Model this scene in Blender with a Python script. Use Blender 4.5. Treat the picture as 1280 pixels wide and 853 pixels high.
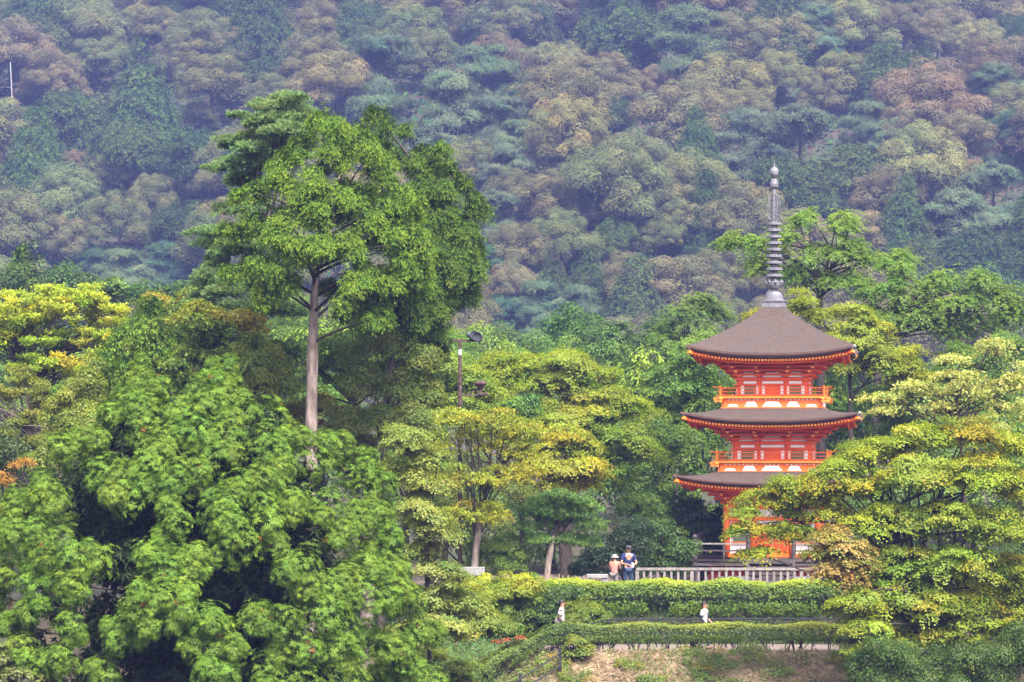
import bpy, bmesh, math, random
import numpy as np

for o in list(bpy.data.objects):
    bpy.data.objects.remove(o, do_unlink=True)
SC = bpy.context.scene
COL = SC.collection
R = math.radians
rng = np.random.default_rng(7)

# ------------------------------------------------------------------ camera, sky, sun, exposure
F, YH, CZ = 3911.1, 560.0, 5.2            # pixels per unit slope (photo px), horizon row, eye height
cam = bpy.data.cameras.new('camera')
cam.lens = 110; cam.sensor_width = 36
cam.shift_y = (YH - 426.5) / 1280
cam.clip_start = 1; cam.clip_end = 3000
camo = bpy.data.objects.new('camera', cam); COL.objects.link(camo)
camo.location = (0, 0, CZ); camo.rotation_euler = (R(90), 0, 0)
SC.camera = camo

SUN_EL, SUN_AZ = 55, 160                   # azimuth: compass degrees, 180 = behind the camera
w = bpy.data.worlds.new('World'); SC.world = w; w.use_nodes = True
nt = w.node_tree; nt.nodes.clear()
sky = nt.nodes.new('ShaderNodeTexSky'); sky.sky_type = 'NISHITA'; sky.sun_disc = False
sky.sun_elevation = R(SUN_EL); sky.sun_rotation = R(SUN_AZ)
sky.air_density = 1.0; sky.dust_density = 4.0; sky.ozone_density = 1.0
hs = nt.nodes.new('ShaderNodeHueSaturation'); hs.inputs['Saturation'].default_value = 0.28
bg = nt.nodes.new('ShaderNodeBackground'); bg.inputs[1].default_value = 0.08
wo = nt.nodes.new('ShaderNodeOutputWorld')
nt.links.new(sky.outputs[0], hs.inputs['Color']); nt.links.new(hs.outputs[0], bg.inputs[0]); nt.links.new(bg.outputs[0], wo.inputs[0])
sl = bpy.data.lights.new('sun', 'SUN'); sl.energy = 1.5; sl.angle = R(14); sl.color = (1.0, 0.95, 0.87)
so = bpy.data.objects.new('sun', sl); COL.objects.link(so)
_az = R(SUN_AZ)
_d = np.array([math.sin(_az) * math.cos(R(SUN_EL)), math.cos(_az) * math.cos(R(SUN_EL)), math.sin(R(SUN_EL))])
from mathutils import Vector, Matrix
so.rotation_euler = Vector(_d).to_track_quat('Z', 'Y').to_euler()
so.location = (0, 60, 90)

vs = SC.view_settings
vs.view_transform = 'Standard'; vs.look = 'None'; vs.exposure = 2.9; vs.gamma = 1; vs.use_curve_mapping = False
cy = SC.cycles
cy.max_bounces = 6; cy.diffuse_bounces = 3; cy.glossy_bounces = 2; cy.transmission_bounces = 3
cy.volume_bounces = 0; cy.transparent_max_bounces = 8
cy.use_denoising = True
cy.caustics_reflective = False; cy.caustics_refractive = False

HAZE_D = 0.00025
HAZE_C = (0.29, 0.35, 0.90)

# ------------------------------------------------------------------ helpers
def at(px, py, Y):
    return ((px - 640) / F * Y, Y, CZ + (YH - py) / F * Y)

def sstep(a, b, v):
    t = np.clip((v - a) / (b - a), 0, 1); return t * t * (3 - 2 * t)

def gz(x, y):
    """terrain height"""
    x = np.asarray(x, float); y = np.asarray(y, float)
    # near valley, bank, path terrace, upper terrace, gentle rise, mountain
    left = sstep(2, -9, x)                      # the path ramps down to the left
    path = -1.5 - 2.6 * left * sstep(110, 98, y)
    bank = path - np.clip(102.0 - y, 0, 13) * 0.60
    up = sstep(106.8, 110.2, y) * (0 - path)
    z = bank + up
    z = z + np.clip(y - 130, 0, 115) * 0.055
    h = np.clip(y - 345, 0, 600)
    z = z + h * 0.345 * sstep(0, 30, h)
    z = z + sstep(345, 420, y) * (4.5 * np.sin(x * 0.030 + 0.8) + 3.0 * np.sin(x * 0.066 + y * 0.02))
    z = z + sstep(125, 150, y) * 0.4 * np.sin(x * 0.3 + y * 0.2)
    z = np.where(y < 89, z + 0.25 * np.sin(x * 0.6 + y * 0.4), z)
    return z

def unit(v):
    return v / np.maximum(np.linalg.norm(v, axis=-1, keepdims=True), 1e-9)

def tag(o, label=None, cat=None, group=None, kind=None):
    if label: o['label'] = label
    if cat: o['category'] = cat
    if group: o['group'] = group
    if kind: o['kind'] = kind
    return o

def empty(name, loc, rz=0, label=None, cat=None, group=None):
    o = bpy.data.objects.new(name, None); COL.objects.link(o)
    o.location = loc; o.rotation_euler = (0, 0, rz); o.empty_display_size = .3
    return tag(o, label, cat, group)

def link(name, me, parent=None, color=None):
    o = bpy.data.objects.new(name, me); COL.objects.link(o)
    if parent: o.parent = parent
    if color: o.color = (*color, 1)
    return o

# ------------------------------------------------------------------ materials
def new_mat(name):
    m = bpy.data.materials.new(name); m.use_nodes = True
    n = m.node_tree; n.nodes.clear()
    return m, n, n.nodes.new('ShaderNodeOutputMaterial')

def foliage_mat(name, trans=0.35, gloss=0.05, rough=0.45):
    m, n, out = new_mat(name)
    oi = n.nodes.new('ShaderNodeObjectInfo')
    at_ = n.nodes.new('ShaderNodeAttribute'); at_.attribute_name = 'lc'
    mul = n.nodes.new('ShaderNodeMix'); mul.data_type = 'RGBA'; mul.blend_type = 'MULTIPLY'; mul.inputs[0].default_value = 1
    n.links.new(oi.outputs['Color'], mul.inputs[6]); n.links.new(at_.outputs['Color'], mul.inputs[7])
    df = n.nodes.new('ShaderNodeBsdfDiffuse'); n.links.new(mul.outputs[2], df.inputs[0])
    tr = n.nodes.new('ShaderNodeBsdfTranslucent')
    tm = n.nodes.new('ShaderNodeMix'); tm.data_type = 'RGBA'; tm.blend_type = 'MULTIPLY'; tm.inputs[0].default_value = 1
    tm.inputs[7].default_value = (1.25, 1.15, 0.5, 1)
    n.links.new(mul.outputs[2], tm.inputs[6]); n.links.new(tm.outputs[2], tr.inputs[0])
    mx = n.nodes.new('ShaderNodeMixShader'); mx.inputs[0].default_value = trans
    n.links.new(df.outputs[0], mx.inputs[1]); n.links.new(tr.outputs[0], mx.inputs[2])
    last = mx
    if gloss:
        gl = n.nodes.new('ShaderNodeBsdfGlossy'); gl.inputs['Roughness'].default_value = rough
        m2 = n.nodes.new('ShaderNodeMixShader'); m2.inputs[0].default_value = gloss
        n.links.new(mx.outputs[0], m2.inputs[1]); n.links.new(gl.outputs[0], m2.inputs[2]); last = m2
    n.links.new(last.outputs[0], out.inputs[0])
    return m

def noise_mat(name, c1, c2, scale=6, rough=0.7, bump=0.0, metallic=0.0, stretch=(1, 1, 1), detail=5, coords='Object', spec=0.3, c3=None, big=0.6):
    m, n, out = new_mat(name)
    tc = n.nodes.new('ShaderNodeTexCoord'); mp = n.nodes.new('ShaderNodeMapping'); mp.inputs['Scale'].default_value = stretch
    n.links.new(tc.outputs[coords], mp.inputs[0])
    nz = n.nodes.new('ShaderNodeTexNoise'); nz.inputs['Scale'].default_value = scale; nz.inputs['Detail'].default_value = detail
    n.links.new(mp.outputs[0], nz.inputs[0])
    rp = n.nodes.new('ShaderNodeValToRGB')
    rp.color_ramp.elements[0].position = 0.33; rp.color_ramp.elements[1].position = 0.67
    rp.color_ramp.elements[0].color = (*c1, 1); rp.color_ramp.elements[1].color = (*c2, 1)
    n.links.new(nz.outputs[0], rp.inputs[0])
    b = n.nodes.new('ShaderNodeBsdfPrincipled'); b.inputs['Roughness'].default_value = rough
    b.inputs['Metallic'].default_value = metallic; b.inputs['Specular IOR Level'].default_value = spec
    src = rp.outputs[0]
    if c3:
        n2 = n.nodes.new('ShaderNodeTexNoise'); n2.inputs['Scale'].default_value = big; n2.inputs['Detail'].default_value = 4
        n.links.new(tc.outputs[coords], n2.inputs[0])
        r2 = n.nodes.new('ShaderNodeValToRGB'); r2.color_ramp.elements[0].position = .48; r2.color_ramp.elements[1].position = .62
        n.links.new(n2.outputs[0], r2.inputs[0])
        mx = n.nodes.new('ShaderNodeMix'); mx.data_type = 'RGBA'
        n.links.new(r2.outputs[0], mx.inputs[0]); n.links.new(src, mx.inputs[6]); mx.inputs[7].default_value = (*c3, 1)
        src = mx.outputs[2]
    n.links.new(src, b.inputs['Base Color'])
    if bump:
        bp = n.nodes.new('ShaderNodeBump'); bp.inputs['Strength'].default_value = bump; bp.inputs['Distance'].default_value = .05
        n.links.new(nz.outputs[0], bp.inputs['Height']); n.links.new(bp.outputs[0], b.inputs['Normal'])
    n.links.new(b.outputs[0], out.inputs[0])
    return m

M = {}
M['leaf'] = foliage_mat('leaf', .48, .015, .45)
M['needle'] = foliage_mat('needle', .20, .01, .5)
M['hill_leaf'] = foliage_mat('hill_leaf', .12, .0)
M['bark'] = noise_mat('bark', (.018, .013, .010), (.050, .037, .029), 14, .9, .6, stretch=(1, 1, .25))
M['pale_bark'] = noise_mat('pale_bark', (.11, .080, .066), (.28, .215, .19), 9, .9, .7, stretch=(1, 1, .22))
M['dead_wood'] = noise_mat('dead_wood', (.16, .14, .14), (.26, .24, .24), 5, .9)
M['earth'] = noise_mat('earth', (.022, .018, .011), (.055, .042, .024), 1.2, .95, .4, detail=8, c3=(.020, .032, .010), big=.25)
M['straw'] = noise_mat('straw', (.16, .112, .066), (.27, .20, .125), 2.0, .95, .5, detail=9, c3=(.06, .08, .022), big=.7)
M['gravel'] = noise_mat('gravel', (.115, .085, .072), (.18, .135, .12), 20, .95, .2)
M['bark_roof'] = noise_mat('bark_roof', (.038, .024, .020), (.072, .050, .043), 6, .95, .6, stretch=(1, 1, 11), detail=10, c3=(.052, .038, .034), big=1.6)
M['roof_edge'] = noise_mat('roof_edge', (.05, .026, .022), (.11, .06, .05), 8, .9, .2, stretch=(.4, .4, 9))
M['vermilion'] = noise_mat('vermilion', (.66, .068, .009), (.86, .115, .016), 1.6, .55, .04)
M['orange'] = noise_mat('orange', (.80, .135, .018), (.88, .17, .022), 2.5, .5, .04)
M['gold'] = noise_mat('gold', (.76, .20, .018), (.84, .29, .030), 12, .35, .05, metallic=.25, spec=.5)
M['plaster'] = noise_mat('plaster', (.76, .73, .72), (.84, .82, .81), 4, .85, .05)
M['lattice'] = noise_mat('lattice', (.10, .13, .07), (.17, .19, .10), 30, .8, stretch=(9, 9, .2))
M['bronze'] = noise_mat('bronze', (.095, .090, .105), (.17, .16, .185), 7, .6, .08, metallic=.15)
M['dark_wood'] = noise_mat('dark_wood', (.030, .022, .022), (.075, .058, .056), 7, .75, .2, stretch=(.3, .3, 1))
M['grey_wood'] = noise_mat('grey_wood', (.13, .11, .10), (.22, .19, .18), 9, .85, .2, stretch=(1, 1, .4))
M['red_cloth'] = noise_mat('red_wood', (.20, .018, .02), (.30, .03, .03), 4, .8)
M['stone'] = noise_mat('stone', (.16, .15, .15), (.26, .245, .24), 10, .9, .3)
M['rust'] = noise_mat('rust', (.040, .024, .022), (.095, .055, .048), 11, .85, .3)
M['black_metal'] = noise_mat('black_metal', (.012, .012, .013), (.03, .03, .032), 14, .45, .05)
M['lamp_black'] = noise_mat('lamp_black', (.02, .022, .03), (.07, .075, .09), 10, .3, .02, spec=.6)
M['white_paint'] = noise_mat('white_paint', (.32, .32, .32), (.40, .40, .40), 10, .6)
M['bamboo'] = noise_mat('bamboo', (.20, .125, .08), (.30, .21, .145), 8, .7, stretch=(1, 1, .3))
M['skin'] = noise_mat('skin', (.30, .155, .105), (.35, .19, .13), 12, .55)
M['hair'] = noise_mat('hair', (.010, .008, .008), (.028, .02, .018), 40, .5, stretch=(1, 1, .1))
def cloth(name, c, v=.12):
    M[name] = noise_mat(name, tuple(k * (1 - v) for k in c), tuple(min(.9, k * (1 + v)) for k in c), 18, .9, .15)
cloth('navy', (.012, .020, .080)); cloth('denim', (.03, .05, .10)); cloth('pink', (.38, .16, .14), .08)
cloth('white_cloth', (.50, .48, .48), .05); cloth('grey_cloth', (.16, .14, .14)); cloth('brown_cloth', (.10, .06, .05)); cloth('dark_cloth', (.02, .02, .03)); cloth('cap_grey', (.05, .042, .05))

# ------------------------------------------------------------------ mesh building
def make_mesh(name, V, Q, mats, mat_idx=None, lc=None, smooth=False):
    """V (n,3), Q (m,4) quads with index -1 in the last column for triangles not allowed"""
    me = bpy.data.meshes.new(name)
    V = np.ascontiguousarray(V, np.float32); Q = np.ascontiguousarray(Q, np.int32)
    m, k = Q.shape
    me.vertices.add(len(V)); me.vertices.foreach_set('co', V.ravel())
    me.loops.add(m * k); me.loops.foreach_set('vertex_index', Q.ravel())
    me.polygons.add(m)
    me.polygons.foreach_set('loop_start', np.arange(m, dtype=np.int32) * k)
    me.polygons.foreach_set('loop_total', np.full(m, k, np.int32))
    if mat_idx is not None: me.polygons.foreach_set('material_index', np.ascontiguousarray(mat_idx, np.int32))
    me.polygons.foreach_set('use_smooth', np.full(m, smooth, bool))
    for mt in (mats if isinstance(mats, (list, tuple)) else [mats]): me.materials.append(mt)
    if lc is not None:
        a = me.attributes.new('lc', 'FLOAT_COLOR', 'FACE')
        c4 = np.ones((m, 4), np.float32); c4[:, :3] = lc
        a.data.foreach_set('color', c4.ravel())
    me.update(calc_edges=True)
    return me

class Leaves:
    def __init__(s): s.q = []; s.c = []
    def add(s, pos, d, n, L, W, col, droop=.12):
        n = unit(n); d = unit(d - n * np.sum(d * n, -1, keepdims=True))
        sd = np.cross(n, d)
        L = np.broadcast_to(np.asarray(L, float), pos.shape[:1])[:, None]; W = np.broadcast_to(np.asarray(W, float), pos.shape[:1])[:, None]
        mid = pos + d * L * .5
        s.q.append(np.stack([pos, mid + sd * W * .5, pos + d * L - n * L * droop, mid - sd * W * .5], 1))
        s.c.append(np.broadcast_to(col, pos.shape))
    def count(s): return sum(len(a) for a in s.q)
    def mesh(s, name, mat):
        q = np.concatenate(s.q); c = np.concatenate(s.c)
        return make_mesh(name, q.reshape(-1, 3), np.arange(len(q) * 4).reshape(-1, 4), mat, lc=np.clip(c, 0, 4))

class Tubes:
    def __init__(s): s.v = []; s.f = []; s.n = 0
    def add(s, P, rad, sides=6):
        P = np.asarray(P, float); rad = np.broadcast_to(np.asarray(rad, float), (len(P),))
        T = unit(np.gradient(P, axis=0))
        up = np.tile([0.123, .987, .1], (len(P), 1)); 
        if abs(np.mean(T[:, 1])) > .8: up[:] = [.1, .1, .99]
        A = unit(np.cross(T, up)); B = np.cross(T, A)
        a = np.linspace(0, 2 * np.pi, sides, endpoint=False)
        ring = P[:, None] + (A[:, None] * np.cos(a)[None, :, None] + B[:, None] * np.sin(a)[None, :, None]) * rad[:, None, None]
        k = len(P)
        s.v.append(ring.reshape(-1, 3))
        i, j = np.meshgrid(np.arange(k - 1), np.arange(sides), indexing='ij'); j2 = (j + 1) % sides
        f = np.stack([i * sides + j, i * sides + j2, (i + 1) * sides + j2, (i + 1) * sides + j], -1).reshape(-1, 4)
        s.f.append(f + s.n); s.n += k * sides
        if sides in (4, 6):
            for r0 in (0, (k - 1) * sides):
                if sides == 4: caps = [[0, 1, 2, 3]]
                else: caps = [[0, 1, 2, 3], [0, 3, 4, 5]]
                s.f.append(np.array(caps) + s.n - k * sides + r0)
    def box(s, c, h, rot=None):
        """box centre c, half size h"""
        h = np.asarray(h, float)
        v = np.array([[x, y, z] for x in (-1, 1) for y in (-1, 1) for z in (-1, 1)], float) * h
        if rot is not None: v = v @ np.asarray(rot).T
        s.v.append(v + np.asarray(c, float))
        f = np.array([[0, 1, 3, 2], [4, 6, 7, 5], [0, 4, 5, 1], [2, 3, 7, 6], [0, 2, 6, 4], [1, 5, 7, 3]])
        s.f.append(f + s.n); s.n += 8
    def lathe(s, prof, sides=20, c=(0, 0, 0)):
        prof = np.asarray(prof, float); k = len(prof)
        a = np.linspace(0, 2 * np.pi, sides, endpoint=False)
        v = np.stack([prof[:, None, 0] * np.cos(a), prof[:, None, 0] * np.sin(a), np.repeat(prof[:, 1:2], sides, 1)], -1)
        s.v.append(v.reshape(-1, 3) + np.asarray(c, float))
        i, j = np.meshgrid(np.arange(k - 1), np.arange(sides), indexing='ij'); j2 = (j + 1) % sides
        s.f.append(np.stack([i * sides + j, i * sides + j2, (i + 1) * sides + j2, (i + 1) * sides + j], -1).reshape(-1, 4) + s.n)
        s.n += k * sides
    def poly(s, pts, depth_vec):
        """extruded convex polygon; built as quads (even number of points, fan of quads)"""
        P = np.asarray(pts, float); n = len(P); D = np.asarray(depth_vec, float)
        s.v.append(np.concatenate([P, P + D]))
        f = [[i, (i + 1) % n, (i + 1) % n + n, i + n] for i in range(n)]
        for i in range(1, n - 1, 2):
            a = [0, i, i + 1, i + 2 if i + 2 < n else i + 1]
            if a[3] == a[2]: a = [0, i, i + 1, 0]
            if a[3] == 0: a = [0, i, i + 1, i + 1]
            f.append(a[::-1]); f.append([k + n for k in a])
        s.f.append(np.array([q for q in f if len(set(q)) == 4]) + s.n); s.n += 2 * n
    def mesh(s, name, mat, smooth=False):
        me = make_mesh(name, np.concatenate(s.v), np.concatenate(s.f), mat, smooth=smooth)
        return me
    def obj(s, name, mat, parent=None, smooth=False):
        return link(name, s.mesh(name, mat, smooth), parent)

def bezier(p0, p1, p2, n=7):
    t = np.linspace(0, 1, n)[:, None]
    return (1 - t) ** 2 * p0 + 2 * t * (1 - t) * p1 + t * t * p2

# ------------------------------------------------------------------ foliage kinds (all arrays: pad centres C, radii Rr, outward dirs O)
def pad_cols(K, rg, var, autumn):
    base = 1 + var * rg.normal(size=(K, 1)) * np.array([1.0, .8, .6])
    base[:, 0] *= 1 + .6 * var * rg.normal(size=K)
    if autumn is not None:
        mult, frac = autumn
        pick = rg.random(K) < frac
        a = rg.random(pick.sum())[:, None] ** .7
        base[pick] *= (1 - a) + a * np.array(mult)
    return np.clip(base, .35, 3)

def leaf_cols(pc, idx, rg, v=.09):
    c = pc[idx] * (1 + v * rg.normal(size=(len(idx), 1)))
    c[:, 0] *= 1 + .07 * rg.normal(size=len(idx))
    return np.clip(c, .1, 4)

def f_maple(L, C, Rr, O, rg, n, leaf, pc, flat=.1):
    K = len(C); i = np.repeat(np.arange(K), n); m = len(i)
    th = rg.random(m) * 2 * np.pi; u = np.sqrt(rg.random(m))
    ph = rg.random((K, 3)) * 6.28
    out = 1 + .22 * np.sin(3 * th + ph[i, 0]) + .16 * np.sin(5 * th + ph[i, 1]) + .12 * np.sin(9 * th + ph[i, 2])
    r = Rr[i] * u * out
    rad = np.stack([np.cos(th), np.sin(th), 0 * th], 1)
    tilt = rg.normal(size=(K, 2)) * .16
    p = C[i] + rad * r[:, None]
    p[:, 2] += -.32 * r * r / Rr[i] + flat * Rr[i] * rg.normal(size=m) + r * (tilt[i, 0] * np.cos(th) + tilt[i, 1] * np.sin(th))
    p[:, 2] += .10 * Rr[i] * np.sin(6 * rad[:, 0] * r / Rr[i] * 1.5 + ph[i, 0]) * np.cos(5 * rad[:, 1] * r / Rr[i] * 1.5 + ph[i, 1])
    nn = np.array([0, 0, 1.0]) + rad * (.75 * u)[:, None] + O[i] * .40 + .28 * rg.normal(size=(m, 3))
    dd = rad + .7 * rg.normal(size=(m, 3)); dd[:, 2] -= .3
    s = leaf * rg.uniform(.65, 1.3, m)
    L.add(p, dd, nn, s, s * .85, leaf_cols(pc, i, rg))

def f_ball(L, C, Rr, O, rg, n, leaf, pc, squash=.85, asp=.6, low=-.35, jit=.32, deep=.35):
    K = len(C); i = np.repeat(np.arange(K), n); m = len(i)
    dr = unit(rg.normal(size=(m, 3)) + O[i] * .45 + np.array([0, 0, .45]))
    bad = dr[:, 2] < low; dr[bad, 2] *= -1
    ph = rg.random((K, 2)) * 6.28
    bump = 1 + .13 * np.sin(7 * dr[:, 0] + ph[i, 0]) * np.sin(6 * dr[:, 2] + ph[i, 1])
    p = C[i] + dr * (Rr[i] * bump * (1 - deep * rg.random(m) ** 2))[:, None] * np.array([1, 1, squash])
    nn = dr + jit * rg.normal(size=(m, 3)) + np.array([0, 0, .25])
    dd = rg.normal(size=(m, 3)) + np.array([0, 0, -.5]) + dr * .5
    s = leaf * rg.uniform(.6, 1.3, m)
    L.add(p, dd, nn, s, s * asp, leaf_cols(pc, i, rg))

def f_cedar(L, C, Rr, O, rg, n, leaf, pc, blades=16, ln0=.22):
    """clumps covered with brush-like tufts of pointed sprays"""
    K = len(C); i = np.repeat(np.arange(K), n); m = len(i)
    dr = unit(rg.normal(size=(m, 3)) + O[i] * .55 + np.array([0, 0, .35]))
    ph = rg.random((K, 3)) * 6.28
    lum = 1 + .16 * np.sin(5 * dr[:, 0] + ph[i, 0]) * np.sin(5 * dr[:, 2] + ph[i, 1]) + .10 * np.sin(9 * dr[:, 1] + ph[i, 2])
    p = C[i] + dr * (Rr[i] * lum * rg.uniform(.62, .86, m))[:, None]
    ax = unit(dr + .30 * rg.normal(size=(m, 3)) + np.array([0, 0, .12]))
    tl = ln0 * rg.uniform(.75, 1.25, m)
    tuftc = pc[i] * (1 + .13 * rg.normal(size=(m, 1))); yl = rg.random(m) < .2; tuftc[yl] *= np.array([1.25, 1.1, .9]); dead = rg.random(m) < .0022; tuftc[dead] *= np.array([1.5, .45, .8])
    j = np.repeat(np.arange(m), blades); mm = len(j)
    pr = rg.normal(size=(mm, 3)); pr = unit(pr - ax[j] * np.sum(pr * ax[j], -1, keepdims=True)); d = unit(ax[j] * rg.uniform(.35, 1.5, mm)[:, None] + pr)
    ln = tl[j] * rg.uniform(.6, 1.05, mm)
    nn = .7 * dr[j] + .4 * ax[j] + .18 * rg.normal(size=(mm, 3)) + np.array([0, 0, .55])
    c = np.clip(tuftc[j] * (1 + .15 * rg.normal(size=(mm, 1))), .1, 4)
    L.add(p[j], d, nn, ln, leaf * rg.uniform(.7, 1.25, mm), c, droop=.14)
    # inner needles along the shoots, darkened in colour for shade between the tufts
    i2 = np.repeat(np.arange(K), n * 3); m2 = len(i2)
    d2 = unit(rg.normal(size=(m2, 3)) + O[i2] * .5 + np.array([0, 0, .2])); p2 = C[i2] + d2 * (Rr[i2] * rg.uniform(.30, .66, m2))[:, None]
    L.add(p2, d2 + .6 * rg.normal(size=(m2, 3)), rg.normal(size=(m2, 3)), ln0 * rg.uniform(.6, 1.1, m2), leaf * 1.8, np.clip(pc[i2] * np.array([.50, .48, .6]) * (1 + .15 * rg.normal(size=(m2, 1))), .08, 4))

def f_cypress(L, C, Rr, O, rg, n, leaf, pc, per=16, hang=1.08):
    K = len(C); i = np.repeat(np.arange(K), n); m = len(i)
    d0 = unit(O[i] * .9 + rg.normal(size=(m, 3)) * .75); d0[:, 2] *= .5; d0 = unit(d0)
    st = C[i] + rg.normal(size=(m, 3)) * (Rr[i] * .22)[:, None]
    ln = Rr[i] * rg.uniform(.8, 1.35, m); hg = rg.uniform(.6, 1.15, m) * hang
    j = np.repeat(np.arange(m), per); mm = len(j)
    t = rg.random(mm) ** .7
    p = st[j] + d0[j] * (ln[j] * t)[:, None]
    p[:, 2] += ln[j] * (.45 * t - hg[j] * t * t)
    tan = unit(d0[j] + np.stack([0 * t, 0 * t, .45 - 2 * hg[j] * t], 1))
    side = unit(np.cross(tan, np.array([0, 0, 1.0]) + .3 * rg.normal(size=(mm, 3))))
    sg = rg.uniform(-1, 1, mm)
    p = p + side * (sg * ln[j] * .22 * (1.1 - .7 * t))[:, None]
    nn = unit(np.cross(side, tan)); nn = np.where(nn[:, 2:3] < -.2, -nn, nn) + .42 * rg.normal(size=(mm, 3)) + O[i][j] * .25
    s = leaf * rg.uniform(.6, 1.3, mm)
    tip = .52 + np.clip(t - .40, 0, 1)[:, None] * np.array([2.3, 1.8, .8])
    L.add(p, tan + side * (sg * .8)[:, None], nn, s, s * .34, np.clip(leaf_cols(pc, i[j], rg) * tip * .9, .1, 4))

def f_pine(L, C, Rr, O, rg, n, leaf, pc, blades=16, flat=.28):
    K = len(C); i = np.repeat(np.arange(K), n); m = len(i)
    th = rg.random(m) * 6.283; u = np.sqrt(rg.random(m)); r = Rr[i] * u
    rad = np.stack([np.cos(th), np.sin(th), 0 * th], 1)
    p = C[i] + rad * r[:, None]; p[:, 2] += Rr[i] * (flat * (1 - u * u) + .10 * rg.normal(size=m))
    ax = unit(np.array([0, 0, 1.0]) + rad * (.9 * u)[:, None] + .35 * rg.normal(size=(m, 3)))
    j = np.repeat(np.arange(m), blades); mm = len(j)
    d = unit(ax[j] + .75 * rg.normal(size=(mm, 3)))
    nn = np.cross(d, rg.normal(size=(mm, 3))) + np.array([0, 0, .5])
    s = leaf * rg.uniform(.7, 1.15, mm)
    L.add(p[j], d, nn, s, leaf * .16, leaf_cols(pc, i[j], rg), droop=.05)

def f_feather(L, C, Rr, O, rg, n, leaf, pc, per=26):
    K = len(C); i = np.repeat(np.arange(K), n); m = len(i)
    th = rg.random(m) * 6.283
    d0 = np.stack([np.cos(th), np.sin(th), rg.uniform(-.1, .6, m)], 1) + O[i] * .4; d0 = unit(d0)
    ln = Rr[i] * rg.uniform(.7, 1.25, m)
    st = C[i] + rg.normal(size=(m, 3)) * (Rr[i] * .18)[:, None]
    j = np.repeat(np.arange(m), per); mm = len(j)
    t = rg.uniform(.12, 1, mm); sg = np.where(rg.random(mm) < .5, -1., 1.)
    p = st[j] + d0[j] * (ln[j] * t)[:, None]; p[:, 2] -= .55 * ln[j] * t * t
    tan = unit(d0[j] - np.stack([0 * t, 0 * t, 1.1 * t], 1))
    side = unit(np.cross(tan, np.array([0, 0, 1.0])))
    nn = np.cross(side, tan); nn = np.where(nn[:, 2:3] < 0, -nn, nn) + .3 * rg.normal(size=(mm, 3))
    s = leaf * rg.uniform(.7, 1.2, mm) * (1.15 - .5 * t)
    L.add(p, side * sg[:, None] + tan * .35 + np.array([0, 0, -.25]), nn, s, s * .36, leaf_cols(pc, i[j], rg))

def f_sparse(L, C, Rr, O, rg, n, leaf, pc, up=.25):
    K = len(C); i = np.repeat(np.arange(K), n); m = len(i)
    # leaves strung along a few drooping twigs per pad
    tw = rg.integers(0, 6, m); ang = (tw * 1.047 + rg.random(K)[i] * 6.28)
    t = rg.random(m)
    rad = unit(np.stack([np.cos(ang), np.sin(ang), up + 0 * ang], 1))
    p = C[i] + rad * (Rr[i] * t)[:, None] + rg.normal(size=(m, 3)) * .05; p[:, 2] -= .5 * Rr[i] * t * t
    nn = rg.normal(size=(m, 3)) * .8 + np.array([0, -.25, .75])
    dd = rad + .8 * rg.normal(size=(m, 3)) + np.array([0, 0, -.6])
    s = leaf * rg.uniform(.6, 1.3, m)
    L.add(p, dd, nn, s, s * .5, leaf_cols(pc, i, rg, .2))

KINDS = dict(maple=(f_maple, 'leaf'), ball=(f_ball, 'leaf'), cedar=(f_cedar, 'needle'), cypress=(f_cypress, 'needle'),
             pine=(f_pine, 'needle'), feather=(f_feather, 'leaf'), sparse=(f_sparse, 'leaf'))

def pads_on_lobes(lobes, rg, padR, dens, low=-.55, shell=.6):
    """lobes (n,6) centre + radii; returns pad centres"""
    out = []
    lobes = np.asarray(lobes, float)
    for a, l in enumerate(lobes):
        area = 4 * np.pi * ((l[3] * l[4] + l[3] * l[5] + l[4] * l[5]) / 3) * .8
        n = max(4, int(dens * area / (np.pi * padR ** 2)))
        d = unit(rg.normal(size=(n * 3, 3))); d = d[d[:, 2] > low][:n]
        f = np.where(rg.random(len(d)) < .8, rg.uniform(.78, 1.0, len(d)), rg.uniform(.3, .8, len(d)))
        p = l[:3] + d * f[:, None] * np.maximum(l[3:] - padR * np.array([.55, .55, .12]), .05)
        keep = np.ones(len(p), bool)
        for b, q in enumerate(lobes):
            if b != a: keep &= np.sum(((p - q[:3]) / q[3:]) ** 2, 1) > shell ** 2
        out.append(p[keep])
    return np.concatenate(out)

def boughs(lobes, n, rx, ry, seed, gap=.9, scale=1.0):
    """break a crown envelope (px, py, rx, ry) into separate flattened boughs with gaps between them; returns lobes with a depth"""
    rg = np.random.default_rng(seed); lo = np.array([l[:4] for l in lobes], float); out = []
    cx = np.average(lo[:, 0], weights=lo[:, 2]); area = lo[:, 2] * lo[:, 3]
    for _ in range(n * 40):
        l = lo[rg.choice(len(lo), p=area / area.sum())]; a, r = rg.random() * 6.283, math.sqrt(rg.random())
        px, py = l[0] + l[2] * r * math.cos(a) * scale, l[1] + l[3] * r * math.sin(a) * scale
        row = lo[np.abs(lo[:, 1] - py) < lo[:, 3] * 1.1]
        half = max(np.max(np.abs(row[:, 0] - cx) + row[:, 2]) if len(row) else l[2], 8)
        dm = math.sqrt(max(half ** 2 - (px - cx) ** 2, 0)) * .8
        dz = rg.choice([-1, -1, 1]) * dm * rg.uniform(.55, 1.0) if rg.random() < .8 else rg.uniform(-1, 1) * dm * .5
        k = rg.uniform(.7, 1.3)
        if all(((px - o[0]) / rx) ** 2 + ((py - o[1]) / ry) ** 2 + ((dz - o[4]) / rx) ** 2 > gap for o in out):
            out.append((px, py, rx * k, ry * k, dz))
            if len(out) >= n: break
    return out

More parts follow.
